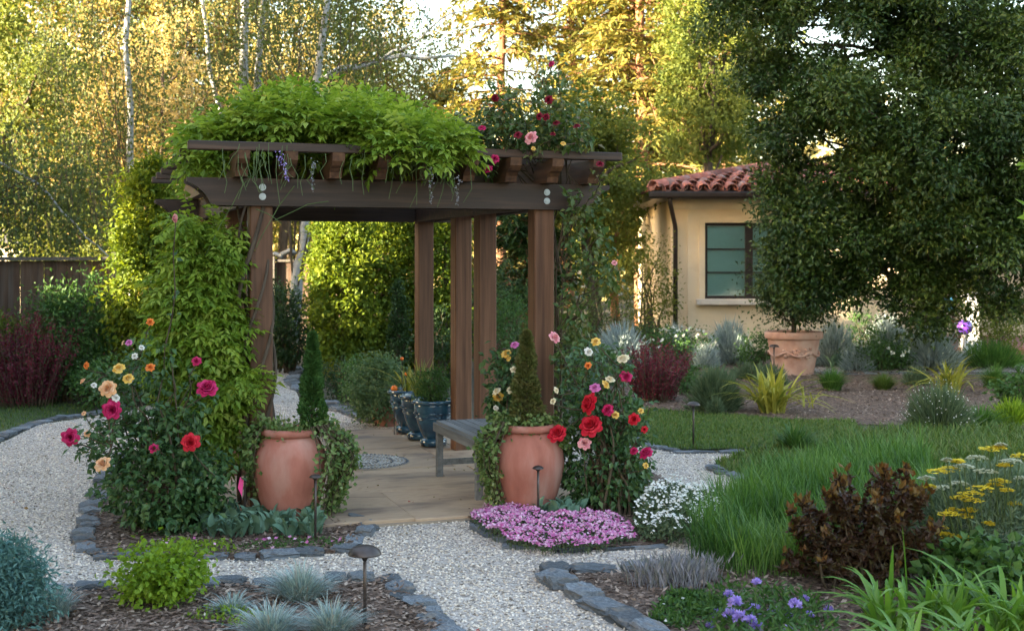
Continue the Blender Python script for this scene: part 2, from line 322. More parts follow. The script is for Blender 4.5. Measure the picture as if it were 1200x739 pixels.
def crown(mb, c, rad, nclump, per, cr, L, W, seed=1, shell=.55, amp=.25, up=.6, droop=.15, low=-1., outw=.5, fold=.2):
    c = np.array(c, float); rad = np.array(rad, float)
    D = rdir(nclump * 2); D = D[D[:, 2] > low][:nclump]; k = len(D)
    rr = (shell + (1 - shell) * R.rand(k) ** .6) * lump(D, seed, amp)
    C = c + D * rad * rr[:, None]
    sz = cr * (.6 + .8 * R.rand(k))
    P = np.repeat(C, per, 0) + R.normal(size=(k * per, 3)) * np.repeat(sz, per)[:, None] * np.array([1, 1, .75]) * .5
    O = nrm(P - c); n = len(P)
    Dv = nrm(O * outw + rdir(n) * .8 + np.array((0, 0, -droop)))
    Nv = nrm(np.array((0, 0, up)) + rdir(n) * .7 + O * .35)
    cr_r = np.clip(np.repeat(R.rand(k), per) * .68 + R.rand(n) * .32, 0, 1)
    leafq(mb, P, Dv, Nv, L * (.7 + .6 * R.rand(n)), W * (.7 + .6 * R.rand(n)), fold, rnd=cr_r)
    return C
def limb_path(a, b, sag=.0, wob=.06, k=6):
    a = np.array(a, float); b = np.array(b, float); t = np.linspace(0, 1, k)[:, None]
    P = a + (b - a) * t; ln = np.linalg.norm(b - a)
    w = R.normal(size=(k, 3)) * wob * ln; w[0] = 0; w[-1] = 0
    P = P + w; P[:, 2] += (np.sin(t[:, 0] * math.pi)) * sag * ln
    return P
def shrub(name, label, cat, px, py, wpx, hpx, mat, n=2200, L=.05, W=.025, d=None, clumps=60, stem=M_twig, amp=.22, shell=.45, ry=None, up=.6, group=None, cr=None, zc=.52, low=-1., outw=.5, fold=.2):
    if d is None: d = EYE * FPX / (py - HOR)
    k = FPX / d; x = WX(px, d); rx = wpx / k / 2; h = hpx / k
    t = thing(name, label, cat, (x, d, 0), group=group)
    mb = MB(); C = crown(mb, (x, d, h * zc), (rx * .9, (ry or rx) * .9, h * (1 - zc) * .95), clumps, max(6, n // clumps), cr or rx * .42, L, W, seed=int(px * 7 + py), shell=shell, amp=amp, up=up, low=low, outw=outw, fold=fold)
    V = np.concatenate(mb.V); V[:, 2] = np.maximum(V[:, 2], .01); mb.V = [V]; mb.R = [np.concatenate(mb.R)]
    mb.build('foliage', mat, t)
    sb = MB()
    for q in C[:: max(1, len(C) // 14)]:
        sb.tube(limb_path((x + R.normal() * rx * .12, d + R.normal() * rx * .12, -.02), q, .1, .05, 5), np.linspace(max(.006, h * .012), .003, 5), 5)
    sb.build('stem', stem, t)
    return t
def spiky(name, label, cat, px, py, wpx, hpx, mat, n=900, blade=.35, w=.008, d=None, group=None, upb=.6, flow=None):
    if d is None: d = EYE * FPX / (py - HOR)
    k = FPX / d; x = WX(px, d); r = wpx / k / 2; h = hpx / k
    t = thing(name, label, cat, (x, d, 0), group=group)
    D = rdir(n * 2); D = D[D[:, 2] > -.05][:n]; n = len(D)
    q = R.rand(n) ** .5
    P = np.array((x, d, 0)) + D * np.array((r, r, h)) * (.62 * q * lump(D, int(px), .16))[:, None]
    P[:, 2] += .01
    dv = nrm(D * np.array((1, 1, 1)) + rdir(n) * .28 + np.array((0, 0, upb)))
    mb = MB(); leafq(mb, P, dv, rdir(n), blade * h * (.6 + .7 * R.rand(n)), w, .1)
    m2 = n // 2; P2 = P[:m2] + dv[:m2] * (blade * h * .5 * R.rand(m2))[:, None]
    leafq(mb, P2, nrm(dv[:m2] + rdir(m2) * .7), rdir(m2), blade * h * .3, w * 1.1, .1)
    mb.build('foliage', mat, t)
    sb = MB()
    for i in range(0, n, max(1, n // 16)): sb.tube(limb_path((x, d, -.02), P[i], 0, .04, 4), np.linspace(.009, .004, 4), 4)
    sb.build('stem', M_twig, t)
    return t
def tuft(name, label, cat, px, py, wpx, hpx, mat, n=500, w=.006, d=None, group=None, base=.25, curl=1.7, segs=4, part='blades', hs=1.25):
    if d is None: d = EYE * FPX / (py - HOR)
    k = FPX / d; x = WX(px, d); r = wpx / k / 2; h = hpx / k * hs
    t = thing(name, label, cat, (x, d, 0), group=group)
    o = hdir(n); q = R.rand(n) ** .6
    B = np.array((x, d, -.01)) + o * (q * r * base)[:, None] + R.normal(size=(n, 3)) * np.array((r * .05, r * .05, 0))
    mb = MB(); s = .55 + .5 * R.rand(n)
    s *= R.choice([.8, 1, 1, 1.15], n); blades(mb, B, nrm(o + hdir(n) * .55), h * s * (1.15 - .5 * q), w * (.7 + .6 * R.rand(n)), r * (.1 + .95 * q) * s * R.uniform(.7, 1.2, n), curl, segs)
    o_ = mb.build(part, mat, t); tag(o_, kind='stuff')
    return t
def strap_mesh(name, mat, H, reach, w, curl, segs=7, twist=.0):
    mb = MB(); t = np.linspace(0, 1, segs + 1)
    z = H * (t - curl * t ** 3); x = reach * t ** 1.5
    ww = w * .5 * np.array([.55, .85, 1, 1, .92, .75, .48, .02])
    yy = twist * np.sin(t * 2.2)
    fold = ww * .5
    V = np.stack([np.stack([x, yy - ww, z + fold], 1), np.stack([x, yy, z], 1), np.stack([x, yy + ww, z + fold], 1)], 1).reshape(-1, 3)
    F = []
    for i in range(segs):
        a = i * 3; F += [(a, a + 1, a + 4, a + 3), (a + 1, a + 2, a + 5, a + 4)]
    rn = R.rand()
    mb.add(V, np.array(F), rn); o = mb.build(name, mat, None, True); me = o.data; bpy.data.objects.remove(o); return me
def strap_clump(name, label, cat, x, y, mats_meshes, n, spread, smin=.7, smax=1.15, group=None, az=None):
    t = thing(name, label, cat, (x, y, 0), group=group)
    for i in range(n):
        me = mats_meshes[R.randint(len(mats_meshes))]
        o = link('leaf', me, t); a = R.rand() * 6.283 if az is None else R.uniform(*az)
        q = R.rand() ** .5 * spread; b = R.rand() * 6.283
        o.location = (q * math.cos(b), q * math.sin(b), -.01); s = R.uniform(smin, smax)
        o.rotation_euler = (R.normal() * .12, R.normal() * .15, a); o.scale = (s * R.uniform(.5, 1.2), s, s * R.uniform(.8, 1.1))
    return t

# rose bloom: layered cupped petals around a bud, unit radius, axis +z
def bloom_mesh(col, k=0):
    mb = MB(); r = np.random.RandomState(11 + k)
    # (petals, radius, rim height, recurve): a tight bud inside, wide overlapping petals outside
    for n, rad, top, rec in ((3, .14, .66, 0), (4, .30, .68, .02), (5, .48, .60, .05), (6, .68, .46, .12), (7, .86, .26, .2), (7, 1.0, .02, .28)):
        for i in range(n):
            a = (i + r.rand() * .35) * 2 * math.pi / n + rad * 5; s = 1 + r.normal() * .05; ha = 1.5 * math.pi / n; pts = []
            for u, (rr, zz) in enumerate([(.05, -.38), (rad * .62, -.22 + top * .35), (rad * .9, top * .82), (rad * 1.0, top), (rad * (1.02 + rec), top - rec * .35)]):
                w = ha * [.5, .8, 1.0, .85, .42][u]
                for v in (-1, -.5, 0, .5, 1):
                    aa = a + v * w; e = 1 - .10 * abs(v) * (u > 1) + r.normal() * .025 * (u > 2)
                    pts.append((rr * s * math.cos(aa) * e, rr * s * math.sin(aa) * e, zz * s - .05 * abs(v) * (u > 2) + r.normal() * .02 * (u > 2)))
            F = [(u * 5 + v, u * 5 + v + 1, u * 5 + v + 6, u * 5 + v + 5) for u in range(4) for v in range(4)]
            mb.add(pts, np.array(F), r.rand())
    o = mb.build('bloom', PET[col], None, True); me = o.data; bpy.data.objects.remove(o); return me
BLOOM = {}
def bloom(parent, col, p, r, face=None):
    k = R.randint(2)
    if (col, k) not in BLOOM: BLOOM[(col, k)] = bloom_mesh(col, k)
    o = link('bloom', BLOOM[(col, k)], parent)
    p = np.array(p) - np.array(parent.location); o.location = tuple(p); r = r * .76 * R.uniform(.88, 1.1); o.scale = (r, r, r * .9)
    f = np.array((R.normal() * .5, -1.0 + R.normal() * .25, .7 + R.normal() * .4)) if face is None else np.array(face, float)
    o.rotation_euler = Vector(f).to_track_quat('Z', 'Y').to_euler(); o.rotation_euler.rotate_axis('Z', R.rand() * 6)
    return o

# ------------------------------------------------------------------ ground, paths, beds
def sheet(name, poly, z, mat, kind='structure', h=0):
    P = [G(*p) for p in poly]; me = bpy.data.meshes.new(name); bm = bmesh.new()
    vs = [bm.verts.new((x, y, z)) for x, y in P]; f = bm.faces.new(vs)
    if h:
        r = bmesh.ops.extrude_face_region(bm, geom=[f]); 
        for v in r['geom']:
            if isinstance(v, bmesh.types.BMVert): v.co.z -= h
    bmesh.ops.triangulate(bm, faces=bm.faces[:]); bmesh.ops.recalc_face_normals(bm, faces=bm.faces[:])
    bm.to_mesh(me); bm.free(); me.materials.append(mat)
    o = link(name, me); o['kind'] = kind
    if kind == 'structure': pass
    return o
def inpoly(X, Y, poly):
    P = np.array([G(*p) for p in poly]); n = len(P); c = np.zeros(len(X), bool); j = n - 1
    for i in range(n):
        xi, yi = P[i]; xj, yj = P[j]
        c ^= ((yi > Y) != (yj > Y)) & (X < (xj - xi) * (Y - yi) / (yj - yi + 1e-12) + xi); j = i
    return c
def sample(poly, n, maxtry=40):
    P = np.array([G(*p) for p in poly]); lo = P.min(0); hi = P.max(0); out = []
    k = 0
    while sum(map(len, out)) < n and k < maxtry:
        X = R.uniform(lo[0], hi[0], n * 2); Y = R.uniform(lo[1], hi[1], n * 2)
        m = inpoly(X, Y, poly); out.append(np.stack([X[m], Y[m]], 1)); k += 1
    return np.concatenate(out)[:n]

mb = MB(); S = 160.
mb.add([(-S, -60, 0), (S, -60, 0), (S, 260, 0), (-S, 260, 0)], np.array([[0, 1, 2, 3]]))
tag(mb.build('ground', M_soil), kind='structure')

P_gravel = [(-260, 860), (-260, 600), (-90, 548), (0, 520), (45, 498), (110, 488), (190, 472), (262, 455), (318, 436), (330, 431.5), (352, 431.5), (348, 440), (343, 450), (352, 470), (375, 478),
            (398, 482), (430, 492), (450, 497), (560, 498), (690, 512), (757, 524), (790, 531), (868, 531), (838, 543), (832, 549), (888, 572), (872, 590), (850, 604), (820, 640), (850, 664), (800, 672), (720, 671), (636, 669), (688, 705), (765, 748), (905, 860)]
P_bedA = [(124, 562), (112, 585), (100, 622), (100, 645), (116, 656), (200, 658), (300, 655), (402, 648), (428, 626), (420, 606), (372, 592), (300, 566), (262, 530), (200, 518), (146, 538)]
P_bedB = [(-300, 720), (-120, 705), (0, 697), (130, 690), (240, 689), (340, 687), (430, 683), (458, 680), (486, 706), (520, 740), (580, 800), (620, 860), (-300, 860)]
P_bedD = [(548, 601), (556, 616), (602, 641), (690, 645), (780, 640), (846, 605), (820, 584), (772, 560), (740, 545), (700, 536), (652, 552), (640, 585)]
P_bedC = [(640, 672), (720, 674), (800, 676), (850, 668), (1000, 640), (1300, 640), (1400, 860), (915, 860), (770, 748), (692, 707)]
P_lawnL = [(-260, 545), (-90, 540), (-2, 511), (43, 492), (104, 483), (112, 476), (60, 472), (-60, 474), (-260, 490)]
P_lawnR = [(752, 521), (800, 528), (872, 527), (960, 520), (1010, 505), (1000, 494), (930, 494), (860, 488), (800, 484), (752, 480), (730, 500)]
P_right = [(740, 478), (800, 482), (860, 486), (930, 492), (1010, 498), (1300, 505), (1300, 420), (1100, 418), (900, 418), (760, 425), (716, 460)]
P_pathfar = [(905, 434), (960, 437), (1100, 437), (1300, 436), (1300, 428), (1100, 430), (960, 431), (905, 430)]
sheet('gravel_path', P_gravel, .004, M_gravel)
sheet('garden_bed', P_bedA, .022, M_mulch, h=.03); sheet('garden_bed', P_bedB, .022, M_mulch, h=.03)
sheet('garden_bed', P_bedD, .022, M_mulch, h=.03); sheet('garden_bed', P_bedC, .022, M_mulch, h=.03)
sheet('garden_bed', P_right, .010, M_mulch); sheet('gravel_path', P_pathfar, .016, M_gravel)
sheet('lawn_soil', P_lawnL, .008, M_turf); sheet('lawn_soil', P_lawnR, .016, M_turf)

# loose gravel stones
def stones(mb, XY, z, smin, smax, flat=.6):
    n = len(XY); base = np.array([(1,0,0),(0,1,0),(-1,0,0),(0,-1,0),(0,0,1),(0,0,-1)], float)
    s = R.uniform(smin, smax, n); V = base[None] * (s[:, None, None] * R.uniform(.6, 1.25, (n, 6, 1)))
    V[..., 2] *= flat; a = R.rand(n) * 6.283; ca, sa = np.cos(a)[:, None], np.sin(a)[:, None]
    t = R.normal(0, .35, n)[:, None]
    X = V[..., 0] * ca - V[..., 1] * sa; Y = V[..., 0] * sa + V[..., 1] * ca; Z = V[..., 2] + V[..., 0] * t
    V = np.stack([X + XY[:, :1], Y + XY[:, 1:], Z + z + s[:, None] * .25], -1)
    f = np.array([(0,1,4),(1,2,4),(2,3,4),(3,0,4),(1,0,5),(2,1,5),(3,2,5),(0,3,5)])
    mb.add(V.reshape(-1, 3), (np.arange(n)[:, None, None] * 6 + f[None]).reshape(-1, 3), np.repeat(R.rand(n), 6))
XY = sample(P_gravel, 108000)
for p in (P_bedA, P_bedB, P_bedD): XY = XY[~inpoly(XY[:, 0], XY[:, 1], p)]
vis = (np.abs(XY[:, 0] / XY[:, 1]) < .47) & (XY[:, 1] > 5.2); XY = XY[vis]
keep = R.rand(len(XY)) < np.clip((9.5 / XY[:, 1]) ** 2, 0, 1); XY = XY[keep]
mb = MB(); stones(mb, XY, .004, .005, .0112)
tag(mb.build('gravel_stones', M_pebble), 'loose cream and grey gravel covering the paths', 'gravel', kind='stuff')
# bark chips
mb = MB()
for poly, n in ((P_bedA, 8000), (P_bedB, 15000), (P_bedC, 8000), (P_bedD, 1500), (P_right, 22000)):
    q = sample(poly, n); n = len(q)
    P = np.column_stack([q, np.full(n, .022) + R.rand(n) * .012]); D = hdir(n); D[:, 2] = R.normal(0, .22, n)
    leafq(mb, P, D, np.array((0, 0, 1)) + R.normal(0, .3, (n, 3)), R.uniform(.02, .06, n), R.uniform(.01, .022, n), .05)
tag(mb.build('bark_mulch', M_chip), 'brown shredded bark mulch covering the planting beds', 'mulch', kind='stuff')
# lawn blades
def lawn(name, label, poly, n, h, w, mat=L_grass):
    q = sample(poly, n); n = len(q); mb = MB()
    blades(mb, np.column_stack([q, np.zeros(n)]), hdir(n), h * R.uniform(.5, 1.2, n), w, h * R.uniform(.1, .7, n), 1.6, 2)
    return tag(mb.build(name, mat), label, 'grass', kind='stuff')
lawn('lawn_grass', 'clipped lawn beside the burgundy shrub and fence', P_lawnL, 5000, .06, .008)
lawn('lawn_grass', 'mown lawn strip behind the path light and gravel bend', P_lawnR, 16000, .07, .009)

# edging stones: rough slabs, shared meshes, each an object
def rough_block(name, mat, sx, sy, sz, seed, cuts=2):
    r = np.random.RandomState(seed); bm = bmesh.new(); bmesh.ops.create_cube(bm, size=1)
    bmesh.ops.subdivide_edges(bm, edges=bm.edges[:], cuts=cuts, use_grid_fill=True)
    for v in bm.verts:
        v.co.x *= sx; v.co.y *= sy; v.co.z *= sz
        e = (abs(v.co.x) > sx * .49) + (abs(v.co.y) > sy * .49) + (abs(v.co.z) > sz * .49)
        s = {1: 1, 2: .95, 3: .86}.get(e, 1); v.co.x *= s; v.co.y *= s; v.co.z *= s
        v.co.x += r.normal() * sx * .03; v.co.y += r.normal() * sy * .04; v.co.z += r.normal() * sz * .07
    me = bpy.data.meshes.new(name); bm.to_mesh(me); bm.free(); me.materials.append(mat); return me
SLATE = [rough_block('stone', M_slate, 1, 1, 1, s, 3) for s in range(6)]
def edging(label, poly, wid=.13, hgt=.075, lmin=.11, lmax=.24, name='stone_edging', closed=False):
    P = [np.array(G(*p)) for p in poly]; seg = [np.linalg.norm(b - a) for a, b in zip(P, P[1:])]; cum = np.concatenate([[0], np.cumsum(seg)])
    t = thing(name, label, 'edging', (P[0][0], P[0][1], 0), group='slate edging along the paths')
    s = 0
    while s < cum[-1] - .06:
        ln = R.uniform(lmin, lmax); c = min(s + ln / 2, cum[-1]); i = min(np.searchsorted(cum, c, 'right') - 1, len(seg) - 1)
        d = (P[i + 1] - P[i]) / seg[i]; p = P[i] + d * (c - cum[i])
        o = link('stone', SLATE[R.randint(6)], t); p = p - P[0] + R.normal(0, .018, 2)
        w = wid * .82 * R.uniform(.85, 1.25); h = hgt * .6 * R.uniform(.75, 1.2)
        h *= R.uniform(.75, 1.3); o.location = (p[0], p[1], h * .5 - .008); o.scale = (ln * .95, w, h)
        o.rotation_euler = (R.normal(0, .06), R.normal(0, .04), math.atan2(d[1], d[0]) + R.normal(0, .13)); s += ln + .013
    return t
edging('slate stone border around the rose bed of the vine covered post', [(150, 533), (128, 556), (116, 580), (103, 615), (101, 643), (117, 655), (200, 657), (300, 654), (398, 647), (426, 626), (412, 606)], .15, .07)
edging('slate stone border of the bed with the blue fescue tufts', [(-60, 700), (0, 697), (130, 689), (240, 688), (340, 686), (430, 682), (458, 681), (488, 706), (522, 740), (565, 780)], .15, .08)
edging('slate stone border in front of the pink flower carpet', [(546, 600), (556, 617), (602, 642), (690, 645), (782, 640)], .12, .05)
edging('rough slate corner border beside the lavender and lilac blooms', [(818, 667), (730, 671), (642, 672), (690, 706), (768, 748), (830, 785)], .17, .095, .15, .27)
edging('slate border between the lawn and the gravel bend', [(745, 517), (772, 526), (800, 531), (868, 530)], .12, .06)
edging('slate border edging the low green bed at the gravel bend', [(838, 545), (834, 550), (860, 560), (890, 573)], .14, .06)
edging('curved slate border along the lawn by the burgundy shrub', [(-60, 537), (0, 514), (22, 503), (45, 495), (75, 489), (108, 485), (150, 480)], .18, .06)
edging('slate border at the narrow path behind the cone evergreen', [(352, 432), (345, 440), (342, 449), (352, 456), (366, 462)], .22, .08)
edging('slate border behind the sandstone patio beside the round potted shrub', [(384, 472), (400, 481), (420, 488), (436, 494)], .24, .08)
edging('slate border of the far mulched bed at the house path', [(905, 438), (980, 439), (1080, 439), (1180, 439)], .16, .06)

# sandstone patio under the pergola
TH = math.radians(19); RX, RY = WX(634, 9.5), 9.5
def UV(a, b): return (RX + a * math.cos(TH) - b * math.sin(TH), RY + a * math.sin(TH) + b * math.cos(TH))
pat = link('patio', None); pat.location = (RX, RY, 0); pat.rotation_euler = (0, 0, TH); pat['kind'] = 'structure'; pat['label'] = 'sandstone paved patio under the pergola'
pat.matrix_basis = Matrix.Translation(pat.location) @ Matrix.Rotation(TH, 4, 'Z')
mb = MB(); mb.box((-1.05, 1.45, .006), (2.75, 4.5, .024)); mb.build('mortar_bed', M_grout, pat, world=False)
rr = np.random.RandomState(4); ys = [-.78, .25, 1.2, 2.3, 3.66]; cut = []
for i in range(len(ys) - 1):
    x = -2.4
    while x < .30:
        w = rr.uniform(.8, 1.25); w = w if x + w < .05 else .31 - x
        j = [rr.normal() * .014 for _ in range(8)]
        q = [(x + .003 + j[0] * .3, ys[i] + .003 + j[1]), (x + w - .003 + j[2] * .3, ys[i] + .003 + j[3]), (x + w - .003 + j[4] * .3, ys[i + 1] - .003 + j[5]), (x + .003 + j[6] * .3, ys[i + 1] - .003 + j[7])]
        z = .036 + rr.rand() * .005; m2 = MB()
        V = [(a, b, .0) for a, b in q] + [(a, b, z - .006) for a, b in q] + [(a * .985 + (x + w / 2) * .015, b * .985 + (ys[i] + ys[i + 1]) / 2 * .015, z) for a, b in q]
        F = np.array([(0,1,5,4),(1,2,6,5),(2,3,7,6),(3,0,4,7),(4,5,9,8),(5,6,10,9),(6,7,11,10),(7,4,8,11),(8,9,10,11)])
        m2.add(V, F); m2.build('flagstone', M_sand, pat, world=False); x += w
# pebble mosaic medallion
med = link('pebble_medallion', None, pat); med.location = (-1.0, 1.62, .041)
mb = MB(); mb.lathe([(.0, .004), (.40, .004), (.405, -.01)], 40); mb.build('medallion_bed', M_grout, med, world=False)
ml, mdk = MB(), MB()
for k in range(13):
    r = .02 + k * .03; nn = max(5, int(2 * math.pi * r / .034)); tgt = mdk if k in (4, 8, 12) else ml
    a = np.arange(nn) * 2 * math.pi / nn + k; stones(tgt, np.stack([r * np.cos(a), r * np.sin(a)], 1), .003, .012, .017, .5)
tag(ml.build('light_pebbles', M_mosaic, med, world=False), kind='stuff'); tag(mdk.build('dark_pebbles', M_mosaicd, med, world=False), kind='stuff')

# ------------------------------------------------------------------ pergola
per = thing('pergola', 'dark stained timber pergola with scrolled rafter tails over the patio', 'pergola', (RX, RY, 0), TH)
PW = .155; LL = 2.066; SIDE = (0, 1.36, 2.06, 3.33); ZB = 2.10
for a in (0, -LL):
    for b in SIDE:
        mb = MB(); h = PW / 2; c = .008
        pr = [(-h + c, -h), (h - c, -h), (h, -h + c), (h, h - c), (h - c, h), (-h + c, h), (-h, h - c), (-h, -h + c)]
        V = [(a + x, b + y, z) for z in (.0, ZB + .17) for x, y in pr]; k = 8; i = np.arange(8); j = (i + 1) % 8
        mb.add(V, [np.stack([i, j, j + 8, i + 8], 1), np.array([i + 8])])
        p = mb.build('post', M_post, per, world=False)
def beam_prof(x0, x1, z0, z1, cut=.16):
    n = 7; L_ = []; th = np.linspace(0, math.pi / 2, n)
    left = [(x0 + cut * (.55 * math.sin(t) + .45 * t / (math.pi / 2)), z0 + (z1 - z0 - .03) * (.55 * math.cos(t) + .45 * (1 - t / (math.pi / 2)))) for t in th]       # curved lower corner
    right = [(x1 - (p[0] - x0), p[1]) for p in left][::-1]
    return left + right + [(x1, z1), (x0, z1)]
for b in (-PW / 2 - .024, 3.33 + PW / 2 + .024, PW / 2 + .024, 3.33 - PW / 2 - .024):
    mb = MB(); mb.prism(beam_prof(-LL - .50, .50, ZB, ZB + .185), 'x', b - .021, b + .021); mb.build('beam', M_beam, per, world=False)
for a in (0, -LL):
    for b0, b1 in ((PW / 2 + .05, 3.33 - PW / 2 - .05),):
        for s in (-1, 1):
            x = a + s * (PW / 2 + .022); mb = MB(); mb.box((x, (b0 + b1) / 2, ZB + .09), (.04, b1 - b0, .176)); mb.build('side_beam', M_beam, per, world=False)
ZR = ZB + .187; RH = .165
def raft_prof(b0, b1):
    tail = [(0, .0), (.012, -.055), (.045, -.085), (.085, -.100), (.11, -.125), (.125, -.165)]
    f = [(b0 + x, ZR + RH + z) for x, z in tail]; g = [(b1 - x, ZR + RH + z) for x, z in tail][::-1]
    return f + g
NR = 9
for i in range(NR):
    a = -LL - .16 + i * (LL + .46) / (NR - 1); mb = MB(); mb.prism(raft_prof(-.40, 3.73), 'y', a - .042, a + .042); mb.build('rafter', M_raft, per, world=False)
for i in range(7):
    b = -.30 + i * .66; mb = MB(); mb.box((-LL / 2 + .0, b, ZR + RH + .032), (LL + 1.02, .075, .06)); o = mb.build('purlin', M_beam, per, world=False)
    bv = o.modifiers.new('bevel', 'BEVEL'); bv.width = .006
for a in (0, -LL):
    for z in (ZB + .062, ZB + .125):
        mb = MB(); n = 12; th = np.arange(n) * 2 * math.pi / n; y0 = -PW / 2 - .0455
        for r, y in ((.024, y0), (.011, y0 - .006)):
            V = [(a + r * math.cos(t), y, z + r * math.sin(t)) for t in th] + [(a + r * math.cos(t), y - .006, z + r * math.sin(t)) for t in th]
            i = np.arange(n); j = (i + 1) % n; mb.add(V, [np.stack([i, j, j + n, i + n], 1), np.array([i + n])])
        mb.build('bolt', M_zinc, per, world=False)

# ------------------------------------------------------------------ house
HD = 24.0
hs = thing('stucco_house', 'cream stucco house with red clay tile roof behind the grey shrubs', 'house', (5.2, HD, 0))
HX0, HX1, HZ = WX(787, HD), WX(1060, HD), 2.88
HXM = WX(806, HD)
WXA, WXB, WZA, WZB = WX(826, HD), WX(931, HD), WZ(350, HD), WZ(261, HD)
mb = MB()
mb.box(((HX0 + HXM) / 2, HD + 3.06, HZ / 2), (HXM - HX0, 6.0, HZ))
# front wall with a real window opening
Y0, Y1 = HD, HD + 6
def wallbox(x0, x1, z0, z1): mb.box(((x0 + x1) / 2, HD + .15, (z0 + z1) / 2), (x1 - x0, .30, z1 - z0))
wallbox(HXM, WXA, 0, HZ); wallbox(WXB, HX1, 0, HZ); wallbox(WXA, WXB, 0, WZA); wallbox(WXA, WXB, WZB, HZ)
mb.box(((HX0 + HX1) / 2, HD + 6.2, HZ / 2), (HX1 - HX0, .3, HZ)); mb.box((HX1 - .15, HD + 3.2, HZ / 2), (.3, 5.76, HZ))
mb.build('wall', M_stucco, hs)
mb = MB(); mb.box(((HXM + HX1) / 2 - .015, HD - .02, HZ - .11), (HX1 - HXM + .03, .10, .22)); mb.box((HX0 + (HXM - HX0) / 2 - .02, HD + .03, HZ - .11), (HXM - HX0 + .04, .08, .2)); mb.build('frieze', M_trim, hs)
# raised window surround
mb = MB(); e = .11
for x0, x1, z0, z1 in ((WXA - e, WXA - .002, WZA, WZB + e), (WXB + .002, WXB + e, WZA, WZB + e), (WXA - .002, WXB + .002, WZB + .002, WZB + e)):
    mb.box(((x0 + x1) / 2, HD - .012, (z0 + z1) / 2), (x1 - x0, .05, z1 - z0))
mb.build('window_surround', M_stucco, hs)
mb = MB(); mb.box(((WXA + WXB) / 2, HD - .06, WZA - .06), (WXB - WXA + .36, .22, .11)); o = mb.build('window_sill', M_sill, hs); bv = o.modifiers.new('bevel', 'BEVEL'); bv.width = .015
win = link('window', None, hs)
Yw = HD + .10; wm = (WXA + WXB) / 2
def winpart(name, boxes, mat):
    m2 = MB()
    for x0, x1, z0, z1, y, t in boxes: m2.box(((x0 + x1) / 2, y, (z0 + z1) / 2), (x1 - x0, t, z1 - z0))
    M = np.array(hs.matrix_basis.inverted())
    o = m2.build(name, mat, hs); o.parent = win; return o
f = .055
winpart('frame', [(WXA, WXA + f, WZA, WZB, Yw, .08), (WXB - f, WXB, WZA, WZB, Yw, .08), (WXA + f, WXB - f, WZB - f, WZB, Yw, .078), (WXA + f, WXB - f, WZA, WZA + f, Yw, .078), (wm - .07, wm + .07, WZA + f, WZB - f, Yw, .076)], M_dark)
for s0, s1 in ((WXA + f, wm - .07), (wm + .07, WXB - f)):
    g = .03; hz = (WZB - WZA - 2 * f)
    for q in (1, 2): winpart('muntin', [(s0, s1, WZA + f + hz * q / 3 - .013, WZA + f + hz * q / 3 + .013, Yw, .05)], M_dark)
    for q in range(3): winpart('pane', [(s0, s1, WZA + f + hz * q / 3 + .0132, WZA + f + hz * (q + 1) / 3 - .0132, Yw + .01, .006)], M_glass)
winpart('blind', [(WXA, WXB, WZA, WZB, Yw + .035, .01)], M_blind)
# roof: hip roof body, eave fascia and gutter, barrel tiles one by one
EX0, EX1, EY0, EZ = WX(766, HD - .5), HX1 + .6, HD - .55, 2.98
RUN = 3.4; PIT = .21
mb = MB()
V = [(EX0, EY0, EZ), (EX1, EY0, EZ), (EX1, EY0 + 2 * RUN, EZ), (EX0, EY0 + 2 * RUN, EZ), (EX0 + RUN, EY0 + RUN, EZ + RUN * PIT), (EX1 - RUN * .4, EY0 + RUN, EZ + RUN * PIT)]
V += [(x, y, z - .14) for x, y, z in V[:4]]
mb.add(V, [np.array([(0, 1, 5, 4), (2, 3, 4, 5), (6, 9, 8, 7), (0, 6, 7, 1), (1, 7, 8, 2), (2, 8, 9, 3), (3, 9, 6, 0)]), np.array([(1, 2, 5), (3, 0, 4)])])
roof = mb.build('roof', M_dark, hs)
mb = MB()
gp = [(0, 0), (-.10, 0), (-.125, .03), (-.13, .10), (-.115, .115), (0, .115)]
V = [(x, EY0 + y, EZ - .135 + z) for x in (EX0 - .1, EX1) for y, z in gp]; k = 6; i = np.arange(k); j = (i + 1) % k
mb.add(V, [np.stack([i, j, j + k, i + k], 1), np.array([i[::-1]]), np.array([i + k])])
gt = mb.build('gutter', M_dark, hs)
mb = MB(); dx = WX(790.5, HD - .15)
mb.tube([(dx - .14, EY0 - .02, EZ - .12), (dx - .13, EY0 + .02, EZ - .22), (dx + .02, HD - .06, EZ - .62), (dx + .03, HD - .04, EZ - .7), (dx + .03, HD - .04, .05)], .045, 8)
mb.build('downspout', M_dark, hs, True)
def tile_mesh():
    mb = MB(); n = 8; rows = []
    for s, (r, z) in enumerate(((.115, 0.0), (.095, .0))):
        for inner in (0, 1):
            rr_ = r - .018 * inner
            for a in np.linspace(0, math.pi, n): rows.append((rr_ * math.cos(a), s * .46, z + rr_ * math.sin(a)))
    V = np.array(rows).reshape(2, 2, n, 3); idx = np.arange(4 * n).reshape(2, 2, n); F = []
    for i in range(n - 1):
        F += [(idx[0,0,i], idx[0,0,i+1], idx[1,0,i+1], idx[1,0,i]), (idx[0,1,i+1], idx[0,1,i], idx[1,1,i], idx[1,1,i+1]), (idx[0,0,i+1], idx[0,0,i], idx[0,1,i], idx[0,1,i+1])]
    mb.add(V.reshape(-1, 3), np.array(F)); o = mb.build('tile', M_tile, None, True); me = o.data; bpy.data.objects.remove(o); return me
TILE = tile_mesh(); HL = np.array(hs.location)
sl = math.atan(PIT); step = .38
